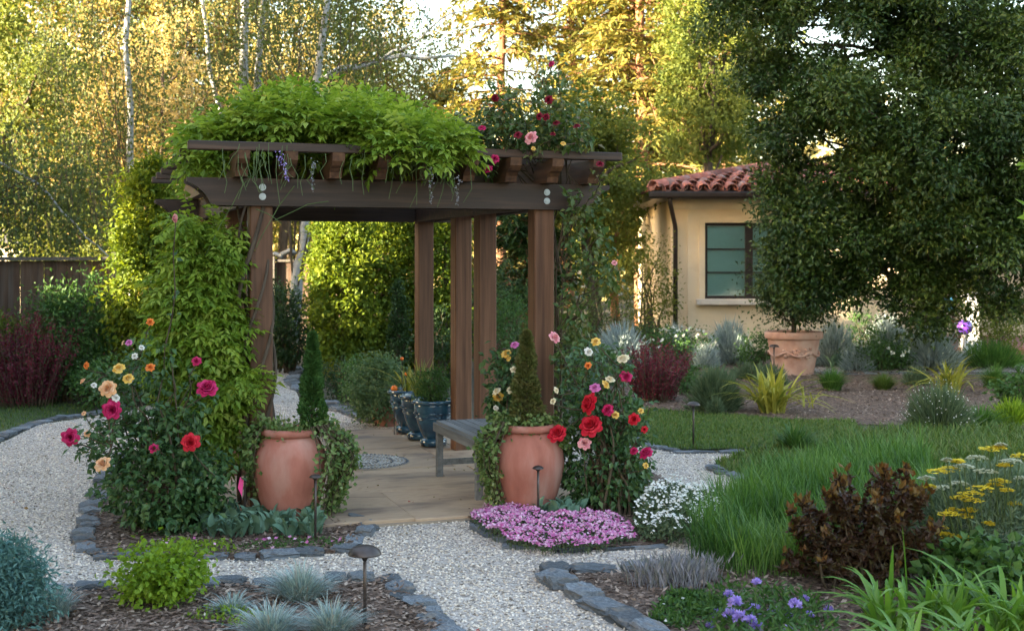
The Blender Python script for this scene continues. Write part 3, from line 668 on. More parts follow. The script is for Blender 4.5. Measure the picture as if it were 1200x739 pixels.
for r in range(8):
    yy = r * step * math.cos(sl); c = 0
    x = EX0 + .12 + yy
    while x < EX1 - .1 and x < 8.3:
        o = link('roof_tile', TILE, roof); o.location = (x - HL[0] + R.normal() * .008, EY0 - .06 + yy - HL[1], EZ + .02 + yy * PIT + .01 * (r % 2)); o.rotation_euler = (sl + R.normal() * .02, R.normal() * .03, R.normal() * .02); x += .262
    x = EX0 + .25 + yy
    while x < EX1 - .1 and x < 8.3:           # pan tiles between
        o = link('roof_tile', TILE, roof); o.location = (x - HL[0], EY0 - .03 + yy - HL[1], EZ + .105 + yy * PIT); o.rotation_euler = (sl, math.pi, R.normal() * .02); x += .262
for k in range(12):                            # hip tiles and left slope edge
    d_ = k * .34 / 1.414; o = link('roof_tile', TILE, roof); o.location = (EX0 + d_ - HL[0] - .02, EY0 + d_ - HL[1] - .02, EZ + .07 + d_ * PIT); o.rotation_euler = (math.atan(PIT / 1.414), 0, -math.pi / 4); o.scale = (1.15, 1, 1.15)
for r in range(3):
    for q in range(8):
        o = link('roof_tile', TILE, roof); o.location = (EX0 - .05 + r * .36 - HL[0], EY0 + .3 + r * .36 + q * .262 - HL[1], EZ + .02 + r * .36 * PIT); o.rotation_euler = (sl, 0, -math.pi / 2)

# porch beyond the wall corner
po = thing('porch', 'shaded porch with white column beyond the stucco wall', 'porch', (8.4, 25, 0))
mb = MB(); mb.box((9.6, 27.2, 1.5), (4.6, .2, 3.0)); mb.build('back_wall', M_stucco, po)
mb = MB(); mb.box((9.6, 25.2, 3.02), (4.8, 4.4, .2)); mb.build('porch_roof', M_dark, po)
cx = WX(1137, 23.2); mb = MB(); mb.box((cx, 23.2, 1.45), (.24, .24, 2.9)); mb.box((cx, 23.2, .14), (.32, .32, .28)); o = mb.build('column', M_white, po)
mb = MB(); mb.box((9.6, 25.2, .06), (4.8, 4.0, .12)); mb.build('porch_floor', M_tile, po)
ch = thing('porch_chair', 'brown wooden chair with blue cushion on the porch', 'chair', (WX(1112, 24), 24.2, .12))
x, y = WX(1112, 24), 24.2
for dx_, dy_, hh in ((-.22, -.2, .42), (.22, -.2, .42), (-.22, .2, .9), (.22, .2, .9)):
    mb = MB(); mb.box((x + dx_, y + dy_, .12 + hh / 2), (.05, .05, hh)); mb.build('leg', M_raft, ch)
mb = MB(); mb.box((x, y, .57), (.5, .46, .05)); mb.build('seat', M_raft, ch)
M_bluec = surf('blue_cushion', [(.03,.14,.26),(.05,.2,.34)], 8, rough=.8, bump=.2)
mb = MB(); mb.box((x, y + .14, .88), (.46, .1, .30)); o = mb.build('cushion', M_bluec, ch); bv = o.modifiers.new('bevel', 'BEVEL'); bv.width = .04; bv.segments = 3
mb = MB()
for k in range(4): mb.box((x - .15 + k * .1, y + .215, .8), (.05, .03, .36))
mb.build('backrest', M_raft, ch)
gb = thing('gazing_ball', 'purple glass gazing ball on white stand by the porch column', 'garden ball', (WX(1131, 22.6), 22.6, 0))
mb = MB(); a = np.linspace(0, math.pi, 14); mb.lathe([(.135 * math.sin(t) + 1e-4, WZ(383, 22.6) - .135 * math.cos(t)) for t in a], 24, (WX(1131, 22.6), 22.6, 0)); mb.build('glass_ball', M_glassball, gb, True)
mb = MB(); z1 = WZ(383, 22.6) - .13; mb.lathe([(.12, 0), (.12, .04), (.05, .1), (.04, z1 - .08), (.09, z1)], 16, (WX(1131, 22.6), 22.6, 0)); mb.build('stand', M_white, gb, True)

# ------------------------------------------------------------------ fence
BOARD = []
for s in range(4):
    r_ = np.random.RandomState(s); mb = MB(); h = 1.66 + r_.rand() * .02; mb.box((0, 0, h / 2), (.146, .02, h)); o = mb.build('board', M_fence); BOARD.append(o.data); bpy.data.objects.remove(o)
def fence(label, xa, xb, y, ztop, ya=None):
    t = thing('board_fence', label, 'fence', (xa, y, 0), group='redwood board fence')
    n = int((xb - xa) / .153); sc = (ztop - .03) / 1.67
    for i in range(n):
        o = link('board', BOARD[R.randint(4)], t); o.location = (.08 + i * .153, R.normal() * .004, .0); o.scale = (1, 1, sc)
    mb = MB(); mb.box(((xa + xb) / 2, y - .02, ztop - .0), (xb - xa, .14, .045)); mb.build('cap_rail', M_fgrey, t)
    mb = MB(); mb.box(((xa + xb) / 2, y + .045, .35), (xb - xa, .045, .09)); mb.build('rail', M_fence, t)
    k = max(1, int(round((xb - xa) / 2.3)))
    for i in range(k + 1):
        x = xa + (xb - xa) * i / k; mb = MB(); mb.box((x, y - .075, (ztop + .08) / 2), (.1, .1, ztop + .08)); mb.build('post', M_fgrey, t)
D1 = 16.4
fence('redwood board fence behind the burgundy and green shrubs', WX(38, D1) - 2.3, WX(38, D1) + 1.1, D1, 1.74)
fence('far redwood board fence behind the white leaning birch', WX(180, 26), WX(460, 26), 26, 1.70)
fence('dark redwood fence section behind the paired pergola posts', WX(548, 27), WX(655, 27), 27.5, 1.5)
nh = thing('neighbour_house', 'grey shingled neighbouring roof above the fence', 'house', (WX(-25, 30), 30, 0))
mb = MB(); mb.box((WX(-30, 30), 31, 1.05), (2.4, 2.4, 2.1)); mb.build('wall', M_trim, nh)
mb = MB(); x0, x1 = WX(-110, 30), WX(34, 30)
V = [(x0, 29.5, 2.1), (x1, 29.5, 2.1), (x1, 32.5, 2.1), (x0, 32.5, 2.1), (x0, 31, 3.1), (x1 - .7, 31, 2.85)]
mb.add(V, [np.array([(0, 1, 5, 4), (2, 3, 4, 5), (0, 3, 2, 1)]), np.array([(1, 2, 5), (3, 0, 4)])]); mb.build('roof', M_roofgrey, nh)

# ------------------------------------------------------------------ jars, urns, bench, lights
def fuzz(prof, k=4):
    p = np.array(prof, float); out = []
    for i in range(len(p) - 1):
        p0, p1, p2, p3 = p[max(i - 1, 0)], p[i], p[i + 1], p[min(i + 2, len(p) - 1)]
        for t in np.linspace(0, 1, k, endpoint=False):
            out.append(.5 * ((2 * p1) + (-p0 + p2) * t + (2 * p0 - 5 * p1 + 4 * p2 - p3) * t * t + (-p0 + 3 * p1 - 3 * p2 + p3) * t ** 3))
    out.append(p[-1]); return out
def jar(label, x, y):
    t = thing('terracotta_jar', label, 'jar', (x, y, 0), group='terracotta oil jars at the pergola front')
    mb = MB(); H = .60
    mb.lathe(fuzz([(.155, 0), (.168, .03), (.205, .14), (.238, .27), (.243, .36), (.228, .45), (.192, .52), (.165, .552)]), 48, (x, y, .02)); mb.build('body', M_terra, t, True)
    mb = MB(); mb.lathe(fuzz([(.160, .545), (.186, .553), (.196, .570), (.192, .590), (.172, .600), (.155, .592), (.148, .56), (.146, .50)]), 48, (x, y, .02)); mb.build('rim', M_terra, t, True)
    mb = MB(); mb.lathe([(.0005, .545), (.147, .535)], 24, (x, y, .02)); mb.build('soil', M_soil, t)
    return t
JL = (WX(340, 8.5), 8.5); JR = (WX(619, 8.72), 8.72)
jar('terracotta jar with trailing ivy beside the vine covered post', *JL)
jar('terracotta jar standing between the bench and the red roses', *JR)
UR = []
def urn(label, x, y, s=1):
    t = thing('glazed_urn', label, 'urn', (x, y, 0), group='blue glazed urns along the patio edge')
    mb = MB(); mb.lathe([(0.001, .02), (.115 * s, .02), (.122 * s, .05), (.118 * s, .075), (.085 * s, .09)], 28, (x, y, .03)); mb.build('foot', M_glaze, t, True)
    mb = MB(); mb.lathe(fuzz([(.083 * s, .088), (.105 * s, .115), (.145 * s, .22), (.172 * s, .34), (.178 * s, .385), (.172 * s, .40)]), 32, (x, y, .03)); mb.build('body', M_glaze, t, True)
    mb = MB(); mb.lathe(fuzz([(.174 * s, .398), (.200 * s, .404), (.206 * s, .42), (.198 * s, .434), (.172 * s, .432), (.166 * s, .38)]), 32, (x, y, .03)); mb.build('rim', M_glaze, t, True)
    mb = MB()
    for z in (.27, .31): mb.lathe([(.163 * s + (z - .27) * .4, z), (.169 * s + (z - .27) * .4, z + .006), (.164 * s + (z - .27) * .45, z + .012)], 32, (x, y, .03))
    for k in range(4):                                     # garland swags
        a0 = k * math.pi / 2; th = np.linspace(a0, a0 + math.pi / 2, 7); q = np.sin(np.linspace(0, math.pi, 7))
        zz = .33 - q * .07; rr_ = (.172 - (.33 - zz + .01) * .25) * s
        mb.tube(np.stack([x + rr_ * np.cos(th), y + rr_ * np.sin(th), zz + .03], 1), .008, 5)
    mb.build('garland', M_glaze, t, True)
    mb = MB(); mb.lathe([(.0005, .38), (.165 * s, .375)], 20, (x, y, .03)); mb.build('soil', M_soil, t)
    return t
for i, (px, d, lab) in enumerate(((508, 11.62, 'blue glazed urn planted with a clipped green ball'), (492, 12.05, 'blue glazed urn between the other two along the patio edge'), (478, 12.5, 'blue glazed urn beside the round grey green potted shrub'))):
    UR.append((WX(px, d), d)); urn(lab, WX(px, d), d)

# bench
bn = thing('bench', 'weathered grey slatted wooden bench behind the right jar', 'bench', (RX, RY, 0), TH)
bn['label'] = 'weathered grey slatted wooden bench beside the paired pergola posts'
A0, A1, B0, B1 = -.60, -.13, -.30, .78; ZS = .46
for a in (A0 + .03, A1 - .03):
    for b in (B0 + .03, B1 - .03):
        mb = MB(); mb.box((a, b, ZS / 2 + .01), (.048, .048, ZS - .04)); mb.build('leg', M_bench, bn, world=False)
for a in (A0 + .0, A1 - .0):
    mb = MB(); mb.box((a, (B0 + B1) / 2, ZS - .035), (.026, B1 - B0 + .012, .066)); mb.build('apron', M_bench, bn, world=False)
for b in (B0, B1):
    mb = MB(); mb.box(((A0 + A1) / 2, b, ZS - .035), (A1 - A0 - .03, .024, .064)); mb.build('apron', M_bench, bn, world=False)
    mb = MB(); mb.box(((A0 + A1) / 2, b + (.03 if b < 0 else -.03), .15), (A1 - A0 - .11, .03, .045)); mb.build('stretcher', M_bench, bn, world=False)
for i in range(6):
    a = A0 + .045 + i * (A1 - A0 - .09) / 5; mb = MB(); mb.box((a, (B0 + B1) / 2, ZS + .003), (.066, B1 - B0 - .02, .02)); mb.build('slat', M_bench, bn, world=False)

def light(label, px, py, d, top_y, hw, base_z=0.0):
    x = WX(px, d); zt = WZ(top_y, d)
    t = thing('path_light', label, 'path light', (x, d, 0), group='bronze mushroom path lights')
    mb = MB(); mb.tube([(x, d, -.02), (x + .001, d, zt * .5), (x, d, zt - hw * .52)], .0085 if hw > .06 else .008, 10); mb.build('stem', M_lamp, t, True)
    mb = MB(); h = hw * .56
    mb.lathe([(1e-4, zt), (hw * .3, zt - h * .045), (hw * .6, zt - h * .2), (hw * .85, zt - h * .5), (hw * .985, zt - h * .88), (hw, zt - h), (hw * .95, zt - h), (hw * .8, zt - h * .6), (hw * .4, zt - h * .4), (hw * .12, zt - h * .42)], 32, (x, d, 0)); mb.build('shade', M_lamp, t, True)
    mb = MB(); mb.lathe([(.009, zt - hw * .95), (.017, zt - hw * .75), (.022, zt - hw * .5), (.012, zt - hw * .42)], 14, (x, d, 0)); mb.build('collar', M_lamp, t, True)
light('bronze mushroom path light among the blue fescue tufts', 427.5, 735, 6.02, 638, .079)
light('slim path light in front of the jar by the vine covered post', 369.5, 637, 7.8, 555, .037)
tgl = light('slim path light standing in the pink flower carpet', 630.5, 610, 8.3, 545, .038)
light('bronze path light at the front edge of the lawn strip', 812.5, 525, 11.7, 470, .064)
light('bronze path light in front of the large rimmed planter', 907, 440, 18.6, 403, .075)

# large rimmed planter by the house
PD = 19.3; x = WX(930, PD); bx_ = x
t = thing('rimmed_planter', 'large pale terracotta planter with garland relief before the house', 'planter', (x, PD, 0))
mb = MB(); mb.lathe(fuzz([(.30, 0), (.30, .04), (.33, .2), (.37, .42), (.385, .52)]), 40, (x, PD, .01)); mb.build('body', M_terra2, t, True)
mb = MB(); mb.lathe(fuzz([(.385, .52), (.42, .53), (.435, .56), (.435, .61), (.42, .635), (.38, .63), (.36, .56)]), 40, (x, PD, .01)); mb.build('rim', M_terra2, t, True)
mb = MB(); th = np.linspace(-math.pi, math.pi, 60)
zz = .36 - .07 * np.abs(np.sin(th * 3)); mb.tube(np.stack([x + .372 * np.cos(th), PD + .372 * np.sin(th), zz], 1), .018, 6)
for k in range(40):
    a = -math.pi / 2 + R.normal() * .35; z = .33 + R.normal() * .03; mb.box((x + .36 * math.cos(a), PD + .36 * math.sin(a), z), (.04, .04, .04))
mb.build('garland', M_terra2, t, True)
mb = MB(); mb.lathe([(.0005, .58), (.37, .57)], 24, (x, PD, .01)); mb.build('soil', M_soil, t)

# marker flag by the left jar
t = thing('marker_flag', 'small pink marker flag on a dark stake by the vine covered post', 'flag', (WX(285, 8.3), 8.3, 0))
mb = MB(); mb.box((WX(287, 8.3), 8.3, .16), (.012, .012, .34)); mb.build('stake', M_dark, t)
M_flag = surf('pink_flag', [(.8,.05,.25),(.85,.1,.32)], 5, rough=.6, bump=.1)
mb = MB(); mb.add([(WX(287, 8.3) - .006, 8.29, .31), (WX(282, 8.3), 8.285, .33), (WX(279.5, 8.3), 8.28, .26), (WX(284, 8.3), 8.29, .20)], np.array([(0, 1, 2, 3)])); o = mb.build('flag', M_flag, t); sm = o.modifiers.new('solid', 'SOLIDIFY'); sm.thickness = .002

# ------------------------------------------------------------------ trees beyond the garden
def proto_broad(mat, seed, nc, per, L, W, rad=(1, 1, 1), cr=.25, shell=.35, amp=.35):
    mb = MB(); C = crown(mb, (0, 0, 0), rad, nc, per, cr, L, W, seed=seed, shell=shell, amp=amp, droop=.3); return mb, C
def tree(name, label, x, y, zc, rad, mat, nc, per, L, W, seed, trunk=M_bark, tr=.16, group=None, shell=.3, amp=.42, cr=None, limbs=9, lean=0, droop=.3, up=.5):
    t = thing(name, label, 'tree', (x, y, 0), group=group)
    mb = MB(); C = crown(mb, (x + lean, y, zc), rad, nc, per, cr or rad[0] * .19, L, W, seed=seed, shell=shell, amp=amp, droop=droop, up=up)
    mb.build('crown', mat, t)
    tb = MB(); top = zc + rad[2] * .6
    P = limb_path((x, y, -.05), (x + lean, y, top), 0, .015, 9); tb.tube(P, np.linspace(tr, tr * .25, 9), 9); tb.build('trunk', trunk, t, True)
    lb = MB()
    for q in C[:: max(1, len(C) // limbs)]:
        h = np.clip((q[2] - zc) * .5 + zc - rad[2] * .35, .5, top); i = int(np.clip(h / top * 8, 0, 8))
        lb.tube(limb_path(P[i], q, .06, .05, 6), np.linspace(tr * .38, .012, 6), 5)
    tag(lb.build('limb', trunk, t, True), kind='stuff'); return t
def conifer(name, label, x, y, h, r, mat, seed, trunk=M_redbark, tr=.22, z0=1.2, nb=120, gap=0, group=None, dens=26, L=.30):
    t = thing(name, label, 'tree', (x, y, 0), group=group); rs = np.random.RandomState(seed)
    tb = MB(); P = limb_path((x, y, -.05), (x + rs.normal() * .1, y, h), 0, .004, 10); tb.tube(P, np.linspace(tr, .03, 10), 10); tb.build('trunk', trunk, t, True)
    lb, fb = MB(), MB()
    for k in range(nb):
        f = rs.rand() ** .85; z = z0 + (h - z0) * f
        ln = r * (1 - .55 * f) * rs.uniform(.55, 1.1); a = rs.rand() * 6.283; o = np.array((math.cos(a), math.sin(a), 0))
        tt = np.linspace(0, 1, 6)[:, None]; b = np.array((x, y, z)) + o * tt * ln + np.array((0, 0, 1)) * (tt * .12 * ln - tt ** 2 * rs.uniform(.2, .5) * ln)
        lb.tube(b, np.linspace(.035, .006, 6), 4)
        m_ = int(dens * (ln / r + .3)); u = rs.rand(m_) ** .7; ii = u * 5; i0 = np.minimum(ii.astype(int), 4); fr_ = (ii - i0)[:, None]
        q = b[i0] * (1 - fr_) + b[i0 + 1] * fr_; sd = np.array((-o[1], o[0], 0)) * np.where(rs.rand(m_) < .5, -1, 1)[:, None]
        wv = ln * .26 * (1.15 - u)
        for w_ in range(3):
            dv = nrm(sd * 1.0 + o * .7 + rs.normal(size=(m_, 3)) * .3 + np.array((0, 0, -.25)))
            p0 = q + dv * (wv * w_ * .5)[:, None] + rs.normal(size=(m_, 3)) * .05
            leafq(fb, p0, nrm(dv + rs.normal(size=(m_, 3)) * .35), np.array((0, 0, 1)) + rs.normal(size=(m_, 3)) * .4, L * rs.uniform(.6, 1.2, m_), L * .28, .1, .15)
    lb.build('branch', trunk, t); fb.build('foliage', mat, t); return t
def birch(name, label, stems, crown_c, rad, n_str, seed, mat=L_birch, slen=(.5, 1.6), group='white stemmed birches beyond the pergola', L=.07):
    b0 = stems[0][0]; t = thing(name, label, 'tree', (b0[0], b0[1], 0), group=group)
    for st in stems:
        r0 = st[-1]; P = np.array(st[:-1], float); k = 10; tt = np.linspace(0, len(P) - 1, k); i0 = np.minimum(tt.astype(int), len(P) - 2); f = (tt - i0)[:, None]
        Q = P[i0] * (1 - f) + P[i0 + 1] * f + R.normal(size=(k, 3)) * .03; tb = MB(); tb.tube(Q, np.linspace(r0, r0 * .4, k), 9); tb.build('trunk', M_birch, t, True)
    c = np.array(crown_c); D = rdir(n_str); S0 = c + D * np.array(rad) * (R.rand(n_str, 1) ** .4) * lump(D, seed, .3)[:, None]
    tb, fb = MB(), MB()
    for i in range(n_str):
        ln = R.uniform(*slen); k = 5; tt = np.linspace(0, 1, k)[:, None]; o = hdir(1)[0]
        b = S0[i] + o * (tt ** .7) * ln * .25 + np.array((0, 0, -1)) * tt * ln + R.normal(size=(k, 3)) * .02
        if i % 3 == 0: tb.tube(b, np.linspace(.006, .003, k), 3, cap=False)
        m_ = int(14 * ln + 5); u = R.rand(m_) * 3.999; i0 = u.astype(int); f = (u - i0)[:, None]
        q = b[i0] * (1 - f) + b[i0 + 1] * f + R.normal(size=(m_, 3)) * .05
        leafq(fb, q, rdir(m_) + np.array((0, 0, -.9)), rdir(m_), L * R.uniform(.7, 1.2, m_), L * .7 * R.uniform(.7, 1.2, m_), .15, rnd=np.clip(R.rand() * .6 + R.rand(m_) * .4, 0, 1))
    st0 = np.array(stems[0][1])
    for i in range(0, n_str, max(1, n_str // 10)): tb.tube(limb_path(np.array(stems[i % len(stems)][0]) * (1 - .6) + np.array(stems[i % len(stems)][1]) * .6, S0[i], .12, .03, 6), np.linspace(.018, .005, 6), 5)
    tb.build('twig', M_twig, t); fb.build('foliage', mat, t); return t

GRP = 'tall trees beyond the fence'
tree('golden_tree', 'pale gold rounded tree above the fence by the burgundy barberry', WX(35, 31), 31, 4.2, (2.7, 1.6, 2.3), L_pale, 420, 85, .10, .07, 3, group=GRP)
tree('golden_tree', 'tall cream gold tree rising behind the slender weeping birch', WX(95, 38), 38, 8.5, (3.6, 2.2, 5.0), L_gold, 420, 85, .14, .09, 4, group=GRP)
tree('broadleaf_tree', 'green leafy tree at the far fence corner', WX(-20, 27), 27, 5.2, (2.2, 1.6, 3.2), L_ygrn, 260, 60, .11, .08, 5, group=GRP)
tree('golden_tree', 'yellow gold tree behind the twin white birch stems', WX(225, 39), 39, 7.2, (2.8, 2.2, 6.5), L_gold, 380, 85, .14, .09, 6, group=GRP)
tree('broadleaf_tree', 'yellow green tree between the birch stems and the sky gap', WX(345, 42), 42, 6.5, (3.6, 2.2, 7.0), L_ygrn, 420, 55, .15, .1, 7, group=GRP)
tree('golden_tree', 'thin golden tree under the sky gap behind the vine canopy', WX(450, 45), 45, 5.8, (3.2, 2.2, 5.2), L_gold, 360, 60, .16, .1, 8, group=GRP, shell=.2)
tree('broadleaf_tree', 'light green sunlit tree behind the climbing rose on the pergola', WX(690, 25), 25, 3.5, (1.3, 1.1, 1.9), L_ygrn, 240, 60, .09, .06, 9, group=GRP)
tree('broadleaf_tree', 'leafy tree with golden edges beside the tiled roof', WX(835, 29), 29, 6.3, (1.5, 1.5, 3.4), L_ygrn, 300, 60, .10, .07, 10, group=GRP)
conifer('redwood_tree', 'redwood with bare trunk showing beside the sky gap', WX(585, 40), 40, 17, 2.6, L_cedar, 1, z0=4.0, nb=200, group=GRP)
conifer('redwood_tree', 'redwood with orange sunlit trunk left of the tiled roof', WX(752, 33), 33, 16, 2.7, L_cedar, 2, z0=2.6, nb=340, group=GRP, tr=.2)
conifer('redwood_tree', 'dense redwood rising directly behind the tiled roof ridge', WX(800, 37), 37, 16, 2.6, L_cedar, 8, z0=2.5, nb=240, group=GRP)
conifer('redwood_tree', 'redwood in the middle of the conifer row', WX(668, 44), 44, 18, 2.9, L_cedar, 3, z0=2.5, nb=260, group=GRP)
conifer('redwood_tree', 'far redwood at the house end of the conifer row', WX(850, 42), 42, 18, 3.2, L_cedar, 5, z0=2.5, nb=260, group=GRP)
conifer('redwood_tree', 'slender redwood behind the thin golden tree', WX(525, 46), 46, 8.6, 1.6, L_cedar, 6, z0=1.5, nb=70, group=GRP, tr=.14)
conifer('dark_conifer', 'dark drooping conifer behind the paired pergola posts', WX(615, 24.5), 24.5, 3.6, 1.2, L_dark, 7, z0=.6, nb=110, group=GRP, tr=.1, L=.2)
tree('weeping_tree', 'weeping tree with glowing tips left of the downspout', WX(722, 28.5), 28.5, 2.5, (1.2, 1.0, 1.5), L_ygrn, 120, 50, .11, .05, 12, group=GRP, trunk=M_redbark, tr=.12, droop=1.2, shell=.2)

tree('broadleaf_tree', 'cream gold tree mass between the birches', WX(190, 31), 31, 4.6, (1.7, 1.4, 2.9), L_pale, 200, 60, .11, .07, 31, group=GRP)
tree('broadleaf_tree', 'shaded green tree under the pale gold rounded tree', WX(95, 28), 28, 2.4, (1.9, 1.2, 1.5), L_ygrn, 170, 60, .10, .06, 32, group=GRP)
tree('broadleaf_tree', 'pale gold tree behind the bare leaning birch limb', WX(330, 33), 33, 5.2, (1.9, 1.4, 3.0), L_gold, 190, 60, .12, .08, 33, group=GRP)
birch('birch_tree', 'slender weeping birch with one straight pale stem above the fence', [((WX(158, 23), 23, -.05), (WX(152, 23), 23, 4), (WX(148, 23), 23, 8.6), .085)], (WX(125, 23), 22.7, 4.6), (1.8, 1.0, 2.9), 430, 21)
birch('birch_tree', 'birch with two white stems rising above the vine canopy', [((WX(296, 24), 24, -.05), (WX(284, 24), 24, 4), (WX(292, 24), 24, 9), .14), ((WX(298, 24), 24.2, -.05), (WX(294, 24), 24.2, 4), (WX(316, 24), 24.3, 9), .11), ((WX(280, 24), 24.1, -.05), (WX(262, 24), 24, 4.2), (WX(222, 24), 24, 7.5), .07)], (WX(275, 24), 23.8, 6.2), (1.9, 1.2, 2.6), 380, 22)
birch('birch_tree', 'white birch stem with black marks seen under the front beam', [((WX(338, 22), 22, -.05), (WX(349, 22), 22, 1.6), (WX(361, 22), 22, 2.6), (WX(384, 22), 22, 6.5), .13), ((WX(346, 22), 22, 1.9), (WX(318, 22), 22.1, 1.75), (WX(290, 22), 22.4, 2.0), .05)], (WX(385, 22), 21.8, 6.6), (1.6, 1.1, 1.6), 260, 23)
birch('birch_tree', 'bare leaning birch limb reaching over the vine canopy', [((WX(430, 25), 25, -.05), (WX(375, 25), 25, 4.9), (WX(365, 25), 25, 5.3), .05), ((WX(372, 25), 25, 5.2), (WX(440, 25), 25.2, 5.65), (WX(530, 25), 25.4, 5.75), .07), ((WX(440, 25), 25.2, 5.6), (WX(485, 25), 25.2, 6.0), (WX(540, 25), 25, 6.6), .03)], (WX(470, 25), 25.4, 6.1), (1.2, .8, .8), 70, 24)
birch('birch_tree', 'weeping birch with a pale slanting branch low over the fence', [((WX(-70, 19), 19, -.05), (WX(-62, 19), 19, 3.5), (WX(-70, 19), 19, 6), .09), ((WX(-62, 19), 19, 3.5), (WX(40, 19), 19, 2.9), (WX(90, 19), 19, 2.25), (WX(128, 19), 19, 1.75), .026)], (WX(35, 19), 18.9, 3.0), (1.5, .8, 1.0), 260, 25)

# far wood that closes the view
mb = MB()
for k in range(36):
    x = -34 + k * 2.0 + R.normal() * .5; y = 56 + R.normal() * 3; h = 4.2 + R.rand() * 2.2 + (2.5 if x < -7 else 0) + (3 if x > 6 else 0)
    crown(mb, (x, y, h * .5), (2.0, 1.6, h * .6), 60, 15, .8, .38, .3, seed=k, shell=.4, amp=.3)
tag(mb.build('woodland', L_gold), 'distant golden woodland behind the garden trees', 'woodland', kind='stuff')

# big dark evergreen by the house
OX, OY = WX(1088, 20.7), 20.7
ok = thing('evergreen_oak', 'huge dark evergreen tree overhanging the house window', 'tree', (OX, OY, 0))
OAKX = [(900, 175, 18.6), (908, 205, 18.5), (902, 238, 18.5), (914, 262, 18.3), (908, 292, 18.4), (920, 318, 18.3), (930, 342, 18.2), (950, 352, 18.3), (974, 330, 18.4), (992, 345, 18.4), (1016, 335, 18.5), (940, 300, 18.0), (960, 270, 18.0), (1050, 350, 18.3), (1075, 372, 18.2), (1100, 372, 18.3), (1112, 345, 18.2), (880, 60, 19.0), (862, 20, 19.2), (890, 95, 18.9), (905, 140, 18.7), (845, -10, 19.3), (1060, 330, 18.6), (1000, 310, 18.2), (1150, 350, 18.0), (1190, 355, 17.9), (1130, 330, 18.1), (1115, 60, 18.5), (1135, 90, 18.4), (1105, 100, 18.2), (1160, 60, 18.4), (1180, 90, 18.2), (1150, 25, 18.5), (1190, 30, 18.3), (1130, 130, 18.2), (1172, 140, 18.1), (1080, 30, 18.6), (1040, 20, 18.7), (1000, 15, 18.8), (930, 20, 19), (1195, 120, 18), (930, 190, 18.9), (945, 215, 18.9), (925, 160, 19), (950, 130, 19.2), (965, 240, 18.9), (1030, 190, 19), (1040, 160, 19), (1060, 200, 18.9), (1170, 230, 18.4), (1195, 250, 18.2), (1150, 200, 18.5), (1000, 250, 18.9), (1020, 280, 18.9), (1160, 290, 18.4)]
mb = MB(); C = []
for px, py, rx, rz, ry, d in ((1065, 80, 165, 150, 1.9, 19), (975, 40, 105, 120, 1.5, 18.8), (880, 20, 50, 70, .9, 19.2), (1150, 110, 120, 150, 1.7, 18.6), (962, 180, 66, 84, 1.2, 18.4), (1040, 225, 86, 84, 1.3, 18.2), (1125, 260, 80, 84, 1.2, 18), (950, 285, 34, 56, .6, 18.3),
        (985, 285, 40, 50, .7, 18.4), (1035, 300, 44, 50, .7, 18.5), (1086, 330, 44, 58, .7, 18.4), (1182, 300, 60, 66, .9, 17.8), (1200, 190, 80, 100, 1.3, 17.9), (908, 120, 34, 56, .7, 18.9), (1010, 140, 90, 90, 1.2, 17.9), (1100, 170, 90, 80, 1.2, 17.6), (960, -60, 110, 80, 1.4, 18.8), (1100, -90, 160, 90, 1.7, 18.8)):
    k = FPX / d; c0 = AT(px, py, d); ns = int(5 + rx * rz / 560); D = rdir(ns * 3); D = D[D[:, 1] < .55][:ns]          # boughs spread over the near and upper side
    B = c0 + D * np.array((rx / k, ry, rz / k)) * R.uniform(.55, 1.0, (len(D), 1))
    if rx == 105: B = np.concatenate([B, [AT(*q) for q in OAKX]])
    for b in B:
        r_ = R.uniform(.24, .46); m_ = int(20 + 165 * r_); tone = R.rand()
        C.append(b[None]); dd = rdir(m_); P = b + dd * np.array((r_, r_, r_ * .7)) * (R.rand(m_, 1) ** .4) * lump(dd, int(px + m_), .3)[:, None]
        P = np.repeat(P, 6, 0) + R.normal(size=(m_ * 6, 3)) * .05; O = nrm(P - b); n_ = len(P)
        leafq(mb, P, O * .6 + rdir(n_) * .7 + np.array((0, 0, -.2)), np.array((0, -.1, .6)) + rdir(n_) * .6 + O * .4, .085 * R.uniform(.7, 1.25, n_), .042 * R.uniform(.7, 1.2, n_), .2, rnd=np.clip(tone * .55 + np.repeat(R.rand(m_), 6) * .2 + R.rand(n_) * .3, 0, 1))
C = np.concatenate(C)
mb.build('crown', L_oak, ok)
tb = MB(); P = limb_path((OX, OY, -.05), (OX + .2, OY, 5.5), 0, .02, 9); tb.tube(P, np.linspace(.2, .06, 9), 10); tb.build('trunk', M_bark, ok, True)
lb = MB()
for q in C[::2]:
    i = int(np.clip(q[2] / 5.5 * 8 - 1, 2, 7)); lb.tube(limb_path(P[i], q, .05, .05, 6), np.linspace(.05, .008, 6), 5)
tag(lb.build('limb', M_bark, ok, True), kind='stuff')

